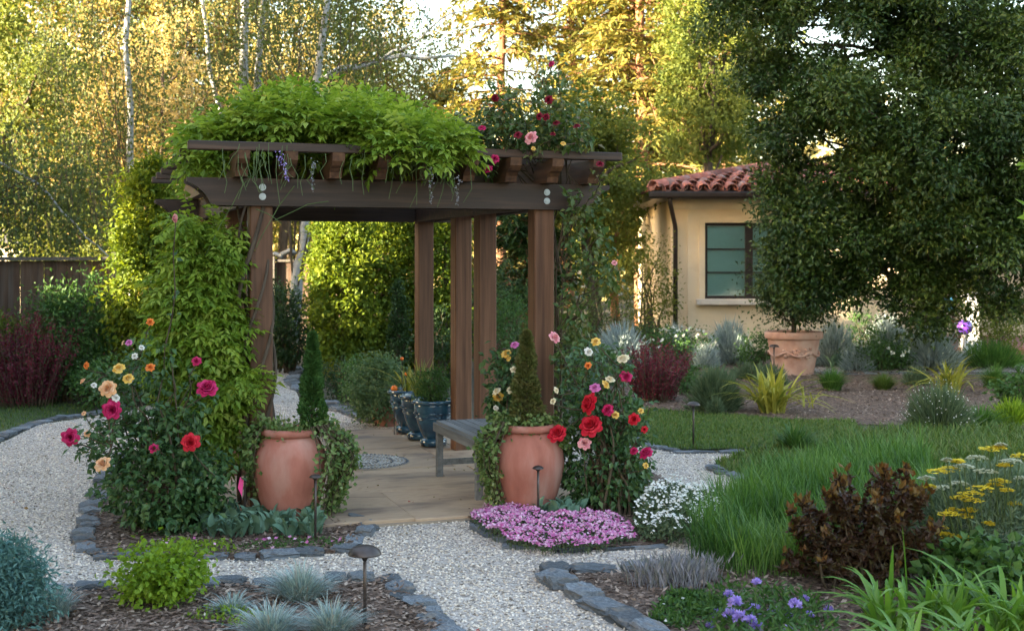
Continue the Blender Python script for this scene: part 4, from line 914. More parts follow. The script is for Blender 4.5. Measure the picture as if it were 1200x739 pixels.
# hornbeam columns
def column(label, px, d, wpx, hm, n=9000, L=.075, mat=L_horn, name='hornbeam', seed=1, W=.045, shell=.45):
    x = WX(px, d); r = wpx / (FPX / d) / 2; t = thing(name, label, 'tree', (x, d, 0), group='columnar hedge trees')
    mb = MB(); C = crown(mb, (x, d, hm * .5), (r, r, hm * .52), 150, n // 150, r * .55, L, W, seed=seed, shell=shell, amp=.14, droop=.1, up=.8)
    V = np.concatenate(mb.V); V[:, 2] = np.maximum(V[:, 2], .03); mb.V = [V]; mb.R = [np.concatenate(mb.R)]
    mb.build('crown', mat, t); tb = MB(); tb.tube(limb_path((x, d, -.05), (x, d, hm * .85), 0, .004, 6), np.linspace(.05, .015, 6), 7); tb.build('trunk', M_bark, t, True)
    lb = MB()
    for q in C[::7]: lb.tube(limb_path((x, d, max(.1, q[2] - .25)), q, 0, .03, 4), np.linspace(.012, .004, 4), 4)
    tag(lb.build('limb', M_bark, t), kind='stuff'); return t
column('columnar hornbeam with sunlit edge beside the vine covered post', 174, 15.6, 70, 3.1, 15000, seed=51)
column('columnar hornbeam glowing yellow in the sun behind the cone evergreen', 402, 18.0, 62, 2.75, 11000, seed=52)
column('columnar hornbeam between the glowing one and the slim cypress', 448, 19.0, 60, 2.9, 10000, seed=53)
column('columnar hornbeam directly behind the slim cypress', 486, 19.4, 60, 2.9, 10000, seed=54)
column('green columnar hornbeam behind the white leaning birch', 377, 18.9, 26, 2.9, 7000, seed=55)
column('green columnar hornbeam left of the paired posts', 522, 18.8, 54, 2.9, 7000, seed=56)
column('slim dark cypress in front of the hornbeam columns', 467, 16.6, 20, 1.45, 4500, .05, L_dark, 'cypress', 57, .02)

# unseen off-frame trees, added to keep the evening sun off the garden and fence
SH = []
def unseen_shade_tree(label, x, y, h, r, seed, z0=0):
    if not SH:
        mb = MB(); u, v = 40, 22
        th = np.linspace(0, 2 * math.pi, u, endpoint=False); ph = np.linspace(0.02, math.pi - .02, v)
        D = np.stack([np.outer(np.sin(ph), np.cos(th)), np.outer(np.sin(ph), np.sin(th)), np.outer(np.cos(ph), np.ones(u))], -1).reshape(-1, 3)
        V = D * lump(D, 5, .12)[:, None] * .94
        i = np.arange(v - 1)[:, None] * u; j = np.arange(u)[None]; jn = (j + 1) % u
        mb.add(V, np.stack([i + j, i + jn, i + u + jn, i + u + j], -1).reshape(-1, 4)); mb.build('crown_core', L_dark); SH.append(bpy.data.objects['crown_core'].data); bpy.data.objects.remove(bpy.data.objects['crown_core'])
        mb = MB(); crown(mb, (0, 0, 0), (1, 1, 1), 500, 20, .12, .06, .04, seed=5, shell=.9, amp=.12); o = mb.build('x', L_dark); SH.append(o.data); bpy.data.objects.remove(o)
    t = thing('unseen_shade_tree', label, 'tree', (x, y, 0), group='unseen trees added to screen the garden from the sun')
    for k, nme in enumerate(('crown_core', 'foliage')):
        o = link(nme, SH[k], t); o.location = (0, 0, (h + z0) / 2); o.scale = (r, r, (h - z0) * .54)
    mb = MB(); mb.tube([(x, y, -.1), (x, y, h * .6)], [.35, .2], 10); mb.build('trunk', M_bark, t, True)
SCREEN = [(-13, -14, 15, 0), (-13, -10.3, 15, 0), (-13, -6.6, 15, 0), (-13, -3, 15, 0), (-13, .6, 15, 0), (-13, 4.2, 15, 0), (-13, 7.9, 15, 0), (-13.7, 9.9, 15, 4.9), (-13, 16.7, 10, 0)]
for i, (x, y, h, b) in enumerate(SCREEN): unseen_shade_tree('unseen tall evergreen added to screen the garden from the low sun', x, y, h, 2.6, i, b)
for i, (x, y, h) in enumerate(((-8.9, 13.4, 1.9), (-8.7, 15.2, 2.5), (-9.0, 17.0, 2.9))): unseen_shade_tree(('unseen low evergreen added beside the board fence to shade it', 'unseen low evergreen added for shade between its taller neighbour and the screening row', 'unseen evergreen added for shade at the far side of the board fence')[i], x, y, h, 1.15, i)  # unseen low blockers added to hold direct sun off the board fence
# ------------------------------------------------------------------ wisteria on the pergola
def leaflet_template(n=5, ln=.25, lw=.040, ll=.080):
    P, D, N = [], [], []
    for i in range(n):
        t = (i + .6) / n; c = np.array((t * ln, 0, -.25 * ln * t * t))
        for s in (-1, 1): P.append(c); D.append((.45, s * .8, -.35)); N.append((0, 0, 1))
    P.append((ln, 0, -.25 * ln)); D.append((1, 0, -.55)); N.append((0, 0, 1))
    return np.array(P), nrm(np.array(D)), np.array(N, float), ll, lw
LT = leaflet_template()
def pinnate(mb, P, D, scale, rnd):
    P0, D0, N0, ll, lw = LT; n = len(P); m_ = len(P0)
    X = nrm(D); up = nrm(np.array((0, 0, 1.)) + R.normal(size=(n, 3)) * .3); Y = nrm(np.cross(up, X)); Z = np.cross(X, Y)
    M = np.stack([X, Y, Z], 2)
    pp = np.einsum('nij,mj->nmi', M, P0) * scale[:, None, None] + P[:, None]
    dd = np.einsum('nij,mj->nmi', M, D0) + R.normal(size=(n, m_, 3)) * .15; nn = np.einsum('nij,mj->nmi', M, N0) + R.normal(size=(n, m_, 3)) * .2
    sc = np.repeat(scale, m_) * R.uniform(.8, 1.15, n * m_)
    leafq(mb, pp.reshape(-1, 3), dd.reshape(-1, 3), nn.reshape(-1, 3), ll * sc, lw * sc, .18, .12, rnd=np.clip(np.repeat(rnd, m_) * .75 + R.rand(n * m_) * .25, 0, 1))
wl = UV(-LL, 0)
ws = thing('wisteria_vine', 'bright green wisteria heaped over the pergola and down its post', 'vine', (wl[0] - .12, wl[1] - .05, 0))
mb = MB()
def blob(c, rad, n, seed, amp=.22, zmin=-1):
    D = rdir(n * 2); D = D[D[:, 2] > zmin][:n]; q = (.5 + .5 * R.rand(len(D)) ** .5) * lump(D, seed, amp)
    P = np.array(c) + D * np.array(rad) * q[:, None]; return P, D
for a, b, z, ra, rb, rz, n, sd in ((-1.64, .60, 2.61, .64, .62, .27, 1100, 1), (-1.16, .52, 2.60, .44, .62, .25, 850, 2), (-1.5, 1.9, 2.60, .85, .95, .30, 600, 3), (-2.30, .32, 2.46, .12, .2, .17, 200, 4), (-1.08, -.30, 2.50, .30, .10, .10, 260, 6), (-1.72, .0, 2.68, .55, .12, .08, 200, 16), (-.85, .12, 2.58, .2, .36, .12, 120, 18)):
    c = UV(a, b); P, D = blob((c[0], c[1], z), (ra, rb, rz), n, sd, zmin=-.6)
    pinnate(mb, P, D * np.array((1, 1, .5)) + rdir(len(D)) * .55 + np.array((0, -.15, .12)), R.uniform(.65, .98, len(D)), R.rand(len(D)))
mb.build('canopy_foliage', L_wist, ws)
mb = MB()
cx0, cy0 = wl
for px, py, rx, rz, n, sd, dy in ((248, 292, 20, 32, 230, 7, -.05), (232, 340, 30, 46, 400, 8, -.08), (226, 397, 32, 44, 430, 9, -.10), (240, 455, 34, 42, 380, 10, -.12), (286, 446, 8, 12, 40, 12, -.2), (238, 505, 36, 34, 220, 11, -.05), (222, 262, 10, 14, 40, 14, -.1), (250, 385, 22, 46, 200, 15, -.12)):
    d = cy0 + dy; k = FPX / d; P, D = blob(AT(px, py, d), (rx / k, .20, rz / k), n, sd)
    pinnate(mb, P, D * np.array((1, .8, .3)) + rdir(len(D)) * .5 + np.array((0, -.3, -.15)), R.uniform(.55, .85, len(D)), R.rand(len(D)))
mb.build('post_foliage', L_wist, ws)
mb = MB()
for k in range(5):
    z = np.linspace(0, 2.3, 26); a = z * 2.6 + k * 1.3; r = .115 + .02 * np.sin(z * 5 + k)
    mb.tube(np.stack([cx0 - .03 + r * np.cos(a), cy0 + r * np.sin(a), z], 1), np.linspace(.028, .012, 26) * (1 if k == 0 else .6), 7)
mb.build('stem', M_bark, ws, True)
mb = MB()
pts = []
for k in range(70):
    a = R.choice([R.uniform(-2.35, -1.9), R.uniform(-1.2, -.75), R.uniform(-2.2, -.6)]); c = UV(a, -.38 + R.normal() * .05); z = 2.5 - R.rand() * .12; ln = R.uniform(.1, .33)
    q = np.array([(c[0] + R.normal() * .03 * t, c[1] - .04 - .03 * t, z - ln * t) for t in np.linspace(0, 1, 4)]); mb.tube(q, np.linspace(.003, .002, 4), 4)
for px0, py0, px1, py1 in ((385, 236, 322, 258), (330, 262, 300, 245), (345, 218, 300, 290), (290, 210, 240, 300)):
    d = 8.55; mb.tube(limb_path(AT(px0, py0, d), AT(px1, py1, d), .06, .01, 6), .003, 4)
tag(mb.build('hanging_stalk', M_green_stem, ws), kind='stuff')
for px, py, ln in ((327, 178, .19), (366, 185, .22), (505, 196, .24), (536, 205, .2)):
    d = 8.35 if px < 400 else 8.6; mb = MB(); p0 = AT(px, py, d); m_ = 60; u = R.rand(m_)
    q = p0 + np.stack([u * ln * .3 * (px < 350), np.zeros(m_), -u * ln], 1) + R.normal(size=(m_, 3)) * .012 * (1.2 - u)[:, None]
    leafq(mb, q, rdir(m_), rdir(m_), .014, .011, .1); tag(mb.build('flower_raceme', L_purp if px < 350 else L_lav, ws), kind='stuff')

# ------------------------------------------------------------------ roses
def rose_leaves(mb, P, D, n_per, L, spread):
    n = len(P) * n_per; Q = np.repeat(P, n_per, 0) + R.normal(size=(n, 3)) * spread
    leafq(mb, Q, np.repeat(D, n_per, 0) * .5 + rdir(n) * .8 + np.array((0, -.1, -.25)), np.array((0, -.25, .8)) + rdir(n) * .5, L * R.uniform(.7, 1.2, n), L * .62 * R.uniform(.8, 1.15, n), .16, .08,
          rnd=np.clip(np.repeat(R.rand(len(P)), n_per) * .6 + R.rand(n) * .4, 0, 1))
def rosebush(name, label, base, blobs, blooms, d, mat=L_rose, L=.055, nstem=16, per=5, cat='rose bush', dj=.36, climb=False):
    x, y = base; t = thing(name, label, cat, (x, y, 0)); mb, sb = MB(), MB()
    k = FPX / d; tips = []
    for px, py, rx, rz, n, ry in blobs:
        P, D = blob(AT(px, py, d), (rx / k, ry, rz / k), n, int(px), .25)
        P[:, 2] = np.maximum(P[:, 2], .03); rose_leaves(mb, P, D, per, L, .035); tips += list(P[:: max(1, len(P) // 9)])
    for q in tips[::max(1, len(tips) // (nstem * 2))]:
        z0 = max(0, min(q[2], 2.45) - .35) if climb else 0
        sb.tube(limb_path((x + R.normal() * (.02 if climb else .07), y + R.normal() * (.02 if climb else .07), z0), q, .05, .04, 7), np.linspace(.007 if climb else .011, .003, 7), 6)
    blo = []
    for px, py, r, col in blooms:
        dd = d - dj + R.uniform(-.05, .06); p = AT(px, py, dd); blo.append((p, r / k, col))
        tgt = min(tips, key=lambda q: np.linalg.norm(q - p - np.array((0, 0, -.1))))
        path = limb_path(tgt, p - np.array((0, -.02, .02)), -.03, .03, 5); sb.tube(path, np.linspace(.0055, .0032, 5), 5)
        rose_leaves(mb, path[1:4], np.tile(p - tgt, (3, 1)), 4, L * .8, .03)
    mb.build('foliage', mat, t); tag(sb.build('stem', M_twig, t), kind='stuff')
    for p, r, col in blo: bloom(t, col, p, r)
    return t
rosebush('rose_bush', 'tall loose rose bush with magenta, peach and red blooms by the vine', G(205, 618),
    [(188, 568, 64, 52, 380, .34), (148, 518, 42, 36, 120, .28), (198, 516, 46, 36, 120, .3), (163, 465, 38, 34, 56, .25), (236, 562, 32, 38, 110, .22), (138, 450, 24, 20, 20, .16), (222, 604, 42, 30, 150, .28), (226, 470, 16, 30, 14, .14), (175, 420, 30, 18, 12, .2), (106, 520, 14, 26, 12, .1)],
    [(82, 512, 11, 'crimson'), (131, 480, 12.5, 'crimson'), (223, 518, 11.5, 'red'), (243, 454, 13, 'crimson'), (230, 423, 6, 'crimson'), (120, 543, 10, 'peach'), (126, 455, 10, 'peach'), (139, 431, 8, 'yellow'), (150, 443, 7, 'yellow'), (176, 430, 5.5, 'orange'), (101, 428, 5, 'orange'), (97, 446, 4.5, 'peach'), (176, 377, 4.5, 'orange'), (151, 401, 5, 'mauve'), (205, 256, 6.5, 'pink'), (102, 508, 5, 'peach'), (110, 451, 4, 'white'), (136, 466, 5, 'white'), (158, 417, 4, 'white'), (180, 525, 6, 'crimson'), (166, 407, 4, 'white'), (98, 484, 3.5, 'peach'), (153, 448, 4, 'white')], 8.2)
rosebush('rose_bush', 'rose bush crowded with large red blooms beside the white daisies', G(712, 605),
    [(705, 550, 54, 54, 360, .34), (700, 490, 42, 36, 160, .3), (738, 505, 24, 46, 80, .24), (692, 440, 36, 34, 60, .26), (725, 575, 36, 30, 150, .28), (720, 430, 28, 34, 28, .22)],
    [(690, 473, 14, 'red'), (692, 498, 14, 'red'), (653, 507, 12, 'red'), (743, 491, 7.5, 'red'), (755, 503, 5, 'red'), (757, 530, 9.5, 'crimson'), (712, 480, 8.5, 'crimson'), (685, 519, 8, 'pink'), (734, 441, 9, 'crimson'), (697, 454, 7, 'mauve'), (710, 450, 6.5, 'yellow'), (715, 444, 6, 'cream'), (730, 420, 8, 'cream'), (698, 400, 6.5, 'yellow'), (650, 395, 8, 'pink'), (690, 412, 5.5, 'white'), (689, 428, 4.5, 'orange'), (721, 486, 5, 'yellow'), (743, 528, 6, 'crimson'), (751, 481, 3.5, 'yellow'), (652, 457, 4.5, 'cream'), (648, 470, 4, 'cream'), (757, 545, 4, 'yellow')], 8.85)
rosebush('rose_bush', 'small yellow and cream rose between the bench and the cone evergreen', (WX(600, 9.15), 9.15),
    [(598, 440, 24, 42, 130, .16), (594, 470, 20, 24, 70, .14)],
    [(593, 414, 7, 'yellow'), (603, 404, 5.5, 'mauve'), (603, 433, 5.5, 'cream'), (582, 458, 6, 'cream'), (584, 465, 7, 'yellow'), (598, 457, 5.5, 'cream'), (596, 420, 3.5, 'yellow'), (581, 478, 4, 'white')], 9.15, dj=.17)
# climbing rose: up the right post and over the pergola
cb = UV(.19, .02); cr_ = rosebush('climbing_rose', 'climbing rose with dark red blooms trained over the pergola corner', cb,
    [(605, 160, 88, 15, 230, .3), (625, 130, 60, 28, 110, .3), (560, 150, 44, 18, 90, .3), (664, 150, 30, 22, 60, .25), (645, 95, 14, 22, 22, .2), (585, 118, 20, 16, 18, .2),
     (672, 262, 10, 34, 22, .1), (690, 285, 26, 40, 52, .16), (706, 320, 20, 24, 34, .16), (678, 350, 14, 46, 36, .12), (672, 420, 20, 34, 70, .14), (690, 235, 22, 10, 14, .1), (575, 190, 12, 14, 22, .04)],
    [(622, 161, 9, 'pink'), (565, 150, 5, 'crimson'), (518, 174, 6, 'crimson'), (526, 166, 5, 'dark_red'), (540, 157, 5, 'dark_red'), (580, 186, 5.5, 'crimson'), (572, 198, 6, 'crimson'), (580, 115, 5, 'dark_red'), (643, 117, 6.5, 'dark_red'), (632, 136, 5, 'dark_red'), (640, 137, 5, 'dark_red'), (676, 148, 6, 'dark_red'), (607, 158, 5.5, 'dark_red'), (652, 144, 4.5, 'dark_red'), (703, 192, 5, 'dark_red'), (646, 75, 4.5, 'crimson'), (648, 157, 4, 'dark_red'), (720, 308, 3.5, 'pink'), (625, 174, 3, 'yellow'), (660, 168, 4, 'yellow')], 9.3, L_climb, .06, 14, 4, 'rose', .34, True)
mb = MB()
for k in range(4):
    a = .17 + R.normal() * .03; P = [(*UV(a + R.normal() * .02, .02 + R.normal() * .02), z) for z in np.linspace(0, 2.45, 12)]; mb.tube(P, np.linspace(.012, .005, 12), 6)
mb.build('main_stem', M_twig, cr_, True)

# ------------------------------------------------------------------ plants in the pots
def cone(label, x, y, z0, h, r, mat, n, seed, name='cone_evergreen', L=.03, W=.018):
    t = thing(name, label, 'topiary', (x, y, z0)); mb = MB(); k = n
    u = R.rand(k) ** .75; a = R.rand(k) * 6.283; lobes = 1 + .16 * np.sin(u * 26 + seed) + .14 * np.sin(a * 3 + u * 9)
    rr_ = r * np.where(u < .12, .6 + u * 3.3, (1 - u) ** .75 * 1.08 + .03) * (.55 + .45 * R.rand(k) ** .5) * lobes
    O = np.stack([np.cos(a), np.sin(a), np.zeros(k)], 1); P = np.array((x, y, z0)) + O * rr_[:, None]; P[:, 2] += u * h
    leafq(mb, P, O * .7 + rdir(k) * .6 + np.array((0, 0, .5)), rdir(k) + np.array((0, 0, .4)), L * R.uniform(.7, 1.3, k), W, .15, rnd=np.clip((np.sin(u * 37 + a * 2) * .25 + .5) * .6 + R.rand(k) * .4, 0, 1)); mb.build('foliage', mat, t)
    sb = MB(); sb.tube([(x, y, z0 - .06), (x, y, z0 + h * .85)], [.018, .005], 6)
    for i in range(0, k, max(1, k // 40)): sb.tube([(x, y, max(z0, P[i][2] - .05)), P[i]], [.005, .002], 4)
    sb.build('stem', M_twig, t); return t
cone('narrow green cone evergreen in the jar by the vine covered post', WX(366, 8.5), 8.5, .56, .68, .082, L_top, 5500, 1)
L_top2 = leafmat('bronzed_conifer_leaf', [(.05,.075,.02),(.085,.105,.03),(.13,.13,.045),(.15,.12,.05)], .25, .6, .2)
cone('olive bronze cone evergreen in the jar by the bench', WX(617, 8.72), 8.72, .56, .68, .105, L_top2, 5500, 2)
def trailing(label, jx, jy, streams, n, seed):
    t = thing('trailing_ivy', label, 'ivy', (jx, jy, .58)); mb, sb = MB(), MB()
    for a0, wid, ln, cnt, bul in streams:
        for q in range(cnt):
            a = a0 + R.normal() * wid; k = 9; tt = np.linspace(0, 1, k); L_ = ln * R.uniform(.45, 1.08)
            r = .12 + .085 * np.minimum(tt * 5, 1) + bul * np.sin(np.minimum(tt * 1.25, 1) * math.pi * .8) * R.uniform(.4, 1.1) + .03 * np.sin(np.clip(tt * L_ / .5, 0, 1) * math.pi)
            z = .60 + .05 * np.sin(np.minimum(tt * 5, 1) * math.pi) - np.maximum(tt - .13, 0) * L_; aa = a + np.cumsum(R.normal(size=k) * .04)
            P = np.stack([jx + r * np.cos(aa), jy + r * np.sin(aa), np.maximum(z, .03)], 1); sb.tube(P, np.linspace(.004, .002, k), 4)
            u = R.rand(n) * (k - 1.001); i = u.astype(int); f = (u - i)[:, None]; Q = P[i] * (1 - f) + P[i + 1] * f + R.normal(size=(n, 3)) * .022
            O = nrm(Q - np.array((jx, jy, .4))); leafq(mb, Q, rdir(n) + O * .6 + np.array((0, 0, -.3)), O + rdir(n) * .5, .036 * R.uniform(.6, 1.3, n), .03, .12)
    for q in range(24):
        a = R.rand() * 6.283; P = np.array((jx, jy, .60)) + np.array((math.cos(a), math.sin(a), 0)) * .13 + R.normal(size=(30, 3)) * .035; leafq(mb, P, rdir(30), rdir(30) + np.array((0, 0, .8)), .034, .028, .12)
    mb.build('foliage', L_ivy, t); tag(sb.build('stem', M_twig, t), kind='stuff')
trailing('small leaved ivy spilling down both sides of its jar by the vine', JL[0], JL[1], [(.05, .36, .64, 74, .19), (3.2, .24, .46, 30, .05)], 34, 1)
trailing('small leaved ivy spilling down one side of the jar by the bench', JR[0], JR[1], [(3.3, .34, .62, 54, .11), (.1, .3, .16, 12, .02)], 34, 2)
FLAXG = [strap_mesh('flax_leaf', leafmat('green_flax_blade', [(.10,.14,.03),(.18,.21,.05),(.26,.27,.07)], .3, .45, .35), .42, .10 + .05 * k, .016, .05 * k) for k in range(4)]
FLAXY = [strap_mesh('flax_leaf', L_phor, .48, .16 + .14 * k, .026, .10 + .13 * k) for k in range(5)]
t = strap_clump('flax_clump', 'green spiky flax growing from the middle blue urn', 'flax', *UR[1], FLAXG, 46, .06); t.location.z = .40
t = strap_clump('flax_clump', 'yellow green arching flax growing from the blue urn by the round shrub', 'flax', *UR[2], FLAXY[1:] + FLAXG, 40, .06, .5, .85); t.location.z = .40
t = strap_clump('iris_clump', 'thin pale iris leaves between the vine covered post and its jar', 'iris', WX(322, 9.0), 9.0, FLAXG, 22, .05, .6, 1.0); t.location.z = .3; t.location.z = 0
for o in t.children: o.scale = (o.scale[0], o.scale[1], 1.75)
shrub('clipped_ball', 'dense clipped green ball in the urn beside the paired posts', 'topiary', 508, 0, 40, 42, L_green, 2600, .026, .013, d=UR[0][1], clumps=90, shell=.6, amp=.1).location.z = .41
t = shrub('potted_shrub', 'round grey green small leaved shrub in a terracotta bowl', 'shrub', 448, 499, 72, 78, leafmat('grey_green_leaf', [(.07,.13,.06),(.11,.18,.085),(.16,.23,.12)], .25, .6, .2), 6500, .035, .026, clumps=170, shell=.6, amp=.12); 
t = thing('terracotta_bowl', 'low terracotta bowl holding the round grey green shrub', 'pot', (WX(455, 13.35), 13.35, 0)); mb = MB()
mb.lathe(fuzz([(.13, 0), (.17, .08), (.20, .16), (.225, .175), (.225, .21), (.19, .215), (.18, .16)]), 28, (WX(455, 13.35), 13.35, .0)); mb.build('bowl', M_terra, t, True)
t = thing('orange_ornament', 'orange glass float on a stake by the blue urns', 'ornament', (WX(462, 12.4), 12.4, 0)); M_or = surf('orange_glass', [(.7,.13,.01),(.8,.2,.02)], 5, rough=.25, bump=0)
for px, py, r in ((462, 455, .032), (471, 420, .018), (476, 438, .018)):
    p = AT(px, py, 12.4); mb = MB(); mb.lathe([(r * math.sin(q) + 1e-4, -r * math.cos(q)) for q in np.linspace(0, math.pi, 10)], 16, p); mb.build('float', M_or, t, True)
    mb = MB(); mb.tube([(p[0], p[1], 0), (p[0], p[1], p[2] - r * .9)], .004, 5); mb.build('stake', M_dark, t)
# tree in the large planter
t = thing('potted_tree', 'dark leafy small tree growing in the rimmed planter', 'tree', (bx_, PD, .58)); mb = MB()
C = crown(mb, (bx_ + .02, PD, 1.32), (.56, .5, .55), 170, 60, .28, .06, .03, seed=71, shell=.4, amp=.2); mb.build('crown', L_oak, t)
sb = MB()
sb.tube([(bx_, PD, .55), (bx_ + .02, PD, 1.3)], [.04, .02], 8)
for q in C[::9]: sb.tube(limb_path((bx_, PD, .7), q, .05, .05, 5), np.linspace(.014, .005, 5), 5)
sb.build('trunk', M_bark, t)

# ------------------------------------------------------------------ lamb's ear, carpets and low flowers
def oval_leaf(name, mat, L, W, k):
    mb = MB(); t = np.linspace(0, 1, 6); z = L * (.35 + .1 * k) * np.sin(t * 1.5) * (1 - .25 * t * k); x = L * t * (.75 + .05 * k)
    w = W * .5 * np.array([.25, .8, 1, .9, .6, .03]); f = w * .45
    V = np.stack([np.stack([x, -w, z + f], 1), np.stack([x, w * 0, z], 1), np.stack([x, w, z + f], 1)], 1).reshape(-1, 3); F = []
    for i in range(5): a = i * 3; F += [(a, a + 1, a + 4, a + 3), (a + 1, a + 2, a + 5, a + 4)]
    mb.add(V, np.array(F)); o = mb.build(name, mat, None, True); me = o.data; bpy.data.objects.remove(o); return me
LAMB = [oval_leaf('leaf', L_lamb, .13, .042, k * .5) for k in range(5)]
def lambs(label, pts, per, px_spread, s=1.0, cap=290):
    c = G(*pts[0]); t = thing('lambs_ear', label, 'plant', (c[0], c[1], 0), group="lamb's ear clumps"); cnt = 0
    for p in pts:
        x, y = G(*p)
        for q in range(per):
            if cnt >= cap: break
            o = link('leaf', LAMB[R.randint(5)], t); a = R.rand() * 6.283; k = R.uniform(.7, 1.2) * s; r = R.rand() * .02
            o.location = (x - c[0] + math.cos(a) * r, y - c[1] + math.sin(a) * r, R.rand() * .05); o.rotation_euler = (R.normal() * .25, -.15 - R.rand() * .75, a); o.scale = (k, k, k * R.uniform(.9, 1.4)); cnt += 1
    return t
pl = [(246 + (i % 14) * 9.8 + R.normal() * 3, 616 + (i // 14) * 7.5 + R.normal() * 2) for i in range(42)]
lambs("broad silvery lamb's ear carpet before the jar by the vine covered post", pl, 7, 0, 1.1, 294)
lambs("small silvery lamb's ear clump amid the pink flower carpet", [(634, 611), (648, 616), (662, 612), (676, 610), (655, 606), (640, 605), (668, 617)], 12, 0, 1.1)
lambs("low grey lamb's ear carpet before the large rimmed planter", [(R.uniform(945, 1085), R.uniform(426, 434)) for _ in range(36)], 8, 0, 2.1)
def carpet(name, label, poly, h, n_leaf, n_flow, lm, fm, fs=.014, ls=.02, stemh=.02, mound=None, cat='flowers', nf=4):
    q = sample(poly, n_leaf); c = q.mean(0); t = thing(name, label, cat, (c[0], c[1], 0))
    P_ = np.array([G(*p) for p in poly]); ext = (P_.max(0) - P_.min(0)) / 2; mid = (P_.max(0) + P_.min(0)) / 2
    def hz(q): 
        e = np.clip(1 - (((q - mid) / ext) ** 2).sum(1) * .75, .12, 1); return h * np.sqrt(e) * (.85 + .3 * np.sin(q[:, 0] * 19 + q[:, 1] * 6) * np.sin(q[:, 1] * 17 - q[:, 0] * 5))
    n = len(q); z = hz(q) * R.rand(n) ** .5; mb = MB(); leafq(mb, np.column_stack([q, z + .02]), rdir(n) + np.array((0, 0, .5)), rdir(n) + np.array((0, 0, .6)), ls * R.uniform(.7, 1.4, n), ls * .5, .1); tag(mb.build('foliage', lm, t), kind='stuff')
    q = sample(poly, n_flow); n = len(q); z = hz(q) + .02 + R.rand(n) * stemh; mb = MB(); col = R.rand(n)
    nv = nrm(np.array((0, -.35, 1.)) + R.normal(size=(n, 3)) * .45); a1 = nrm(np.cross(nv, rdir(n))); a2 = np.cross(nv, a1); P = np.column_stack([q, z])
    for k in range(nf):
        an = k * 2 * math.pi / nf; d_ = a1 * math.cos(an) + a2 * math.sin(an) + nv * .15; leafq(mb, P, d_, nv, fs * R.uniform(.8, 1.2, n), fs * 1.0, .05, rnd=col)
    tag(mb.build('flowers', fm, t), kind='stuff')
    sb = MB(); ii = np.arange(0, n, 3); m_ = len(ii); blades(sb, np.column_stack([q[ii], np.zeros(m_)]), hdir(m_), z[ii], .003, .01, 1, 2); tag(sb.build('stems', M_green_stem, t), kind='stuff'); return t
carpet('pink_flower_carpet', 'dense carpet of small pink and mauve flowers before the jar by the bench', [(551, 612), (560, 626), (600, 646), (640, 653), (700, 650), (748, 639), (735, 622), (700, 614), (655, 622), (628, 616), (612, 603), (575, 598)], .095, 6000, 3600, L_sage, L_pink, .0105)
carpet('white_flower_cushion', 'cushion of small white daisies beside the red rose bush', [(740, 628), (758, 640), (800, 644), (838, 634), (852, 612), (838, 596), (800, 592), (760, 600)], .21, 6500, 900, L_sage, L_wht, .0105, .03, .06, nf=6)
carpet('pink_seedlings', 'few tiny pink flowers scattered along the rose bed edging', [(270, 646), (300, 650), (400, 645), (405, 636), (330, 636)], .03, 420, 18, L_green, L_pink, .014, .022)
carpet('ground_cover', 'low yellow green ground cover at the rose bed edging', [(150, 652), (280, 652), (270, 640), (165, 641)], .045, 520, 6, L_lime, L_pink, .01, .024, cat='ground cover')

# ------------------------------------------------------------------ foreground left
FG = 'blue fescue tufts'
tuft('blue_fescue', 'large blue fescue tuft with dark centre against the slate edging', 'ornamental grass', 352, 706, 112, 52, L_fescue, 950, .0048, group=FG)
tuft('blue_fescue', 'pale blue fescue tuft at the foot of the near path light', 'ornamental grass', 388, 748, 100, 52, L_fescue, 850, .0048, group=FG)
tuft('blue_fescue', 'pale blue fescue tuft between its two neighbours at the picture foot', 'ornamental grass', 318, 752, 110, 52, L_fescue, 850, .0048, group=FG)['label'] = 'pale blue fescue tuft between the lime shrub and near path light'
tuft('blue_fescue', 'small sparse grey fescue tuft beside the lime green shrub', 'ornamental grass', 272, 722, 70, 34, L_fescue, 420, .0048, group=FG)
tuft('blue_fescue', 'wispy grey fescue tuft beside the blue juniper', 'ornamental grass', 66, 726, 66, 50, L_fescue, 600, .004, group=FG)
shrub('lime_shrub', 'small lime green leafy shrub in the fescue bed', 'shrub', 190, 709, 96, 68, L_lime, 2600, .032, .026, clumps=80, amp=.25, shell=.4)
shrub('blue_juniper', 'feathery blue green juniper beside the slate edging', 'juniper', 2, 742, 108, 108, L_juni, 9000, .035, .010, clumps=190, amp=.3, up=.2)
carpet('ground_cover', 'tiny green weeds under the sparse fescue', [(215, 730), (300, 745), (310, 725), (240, 716)], .04, 300, 4, L_lime, L_wht, .01, .024, cat='ground cover')

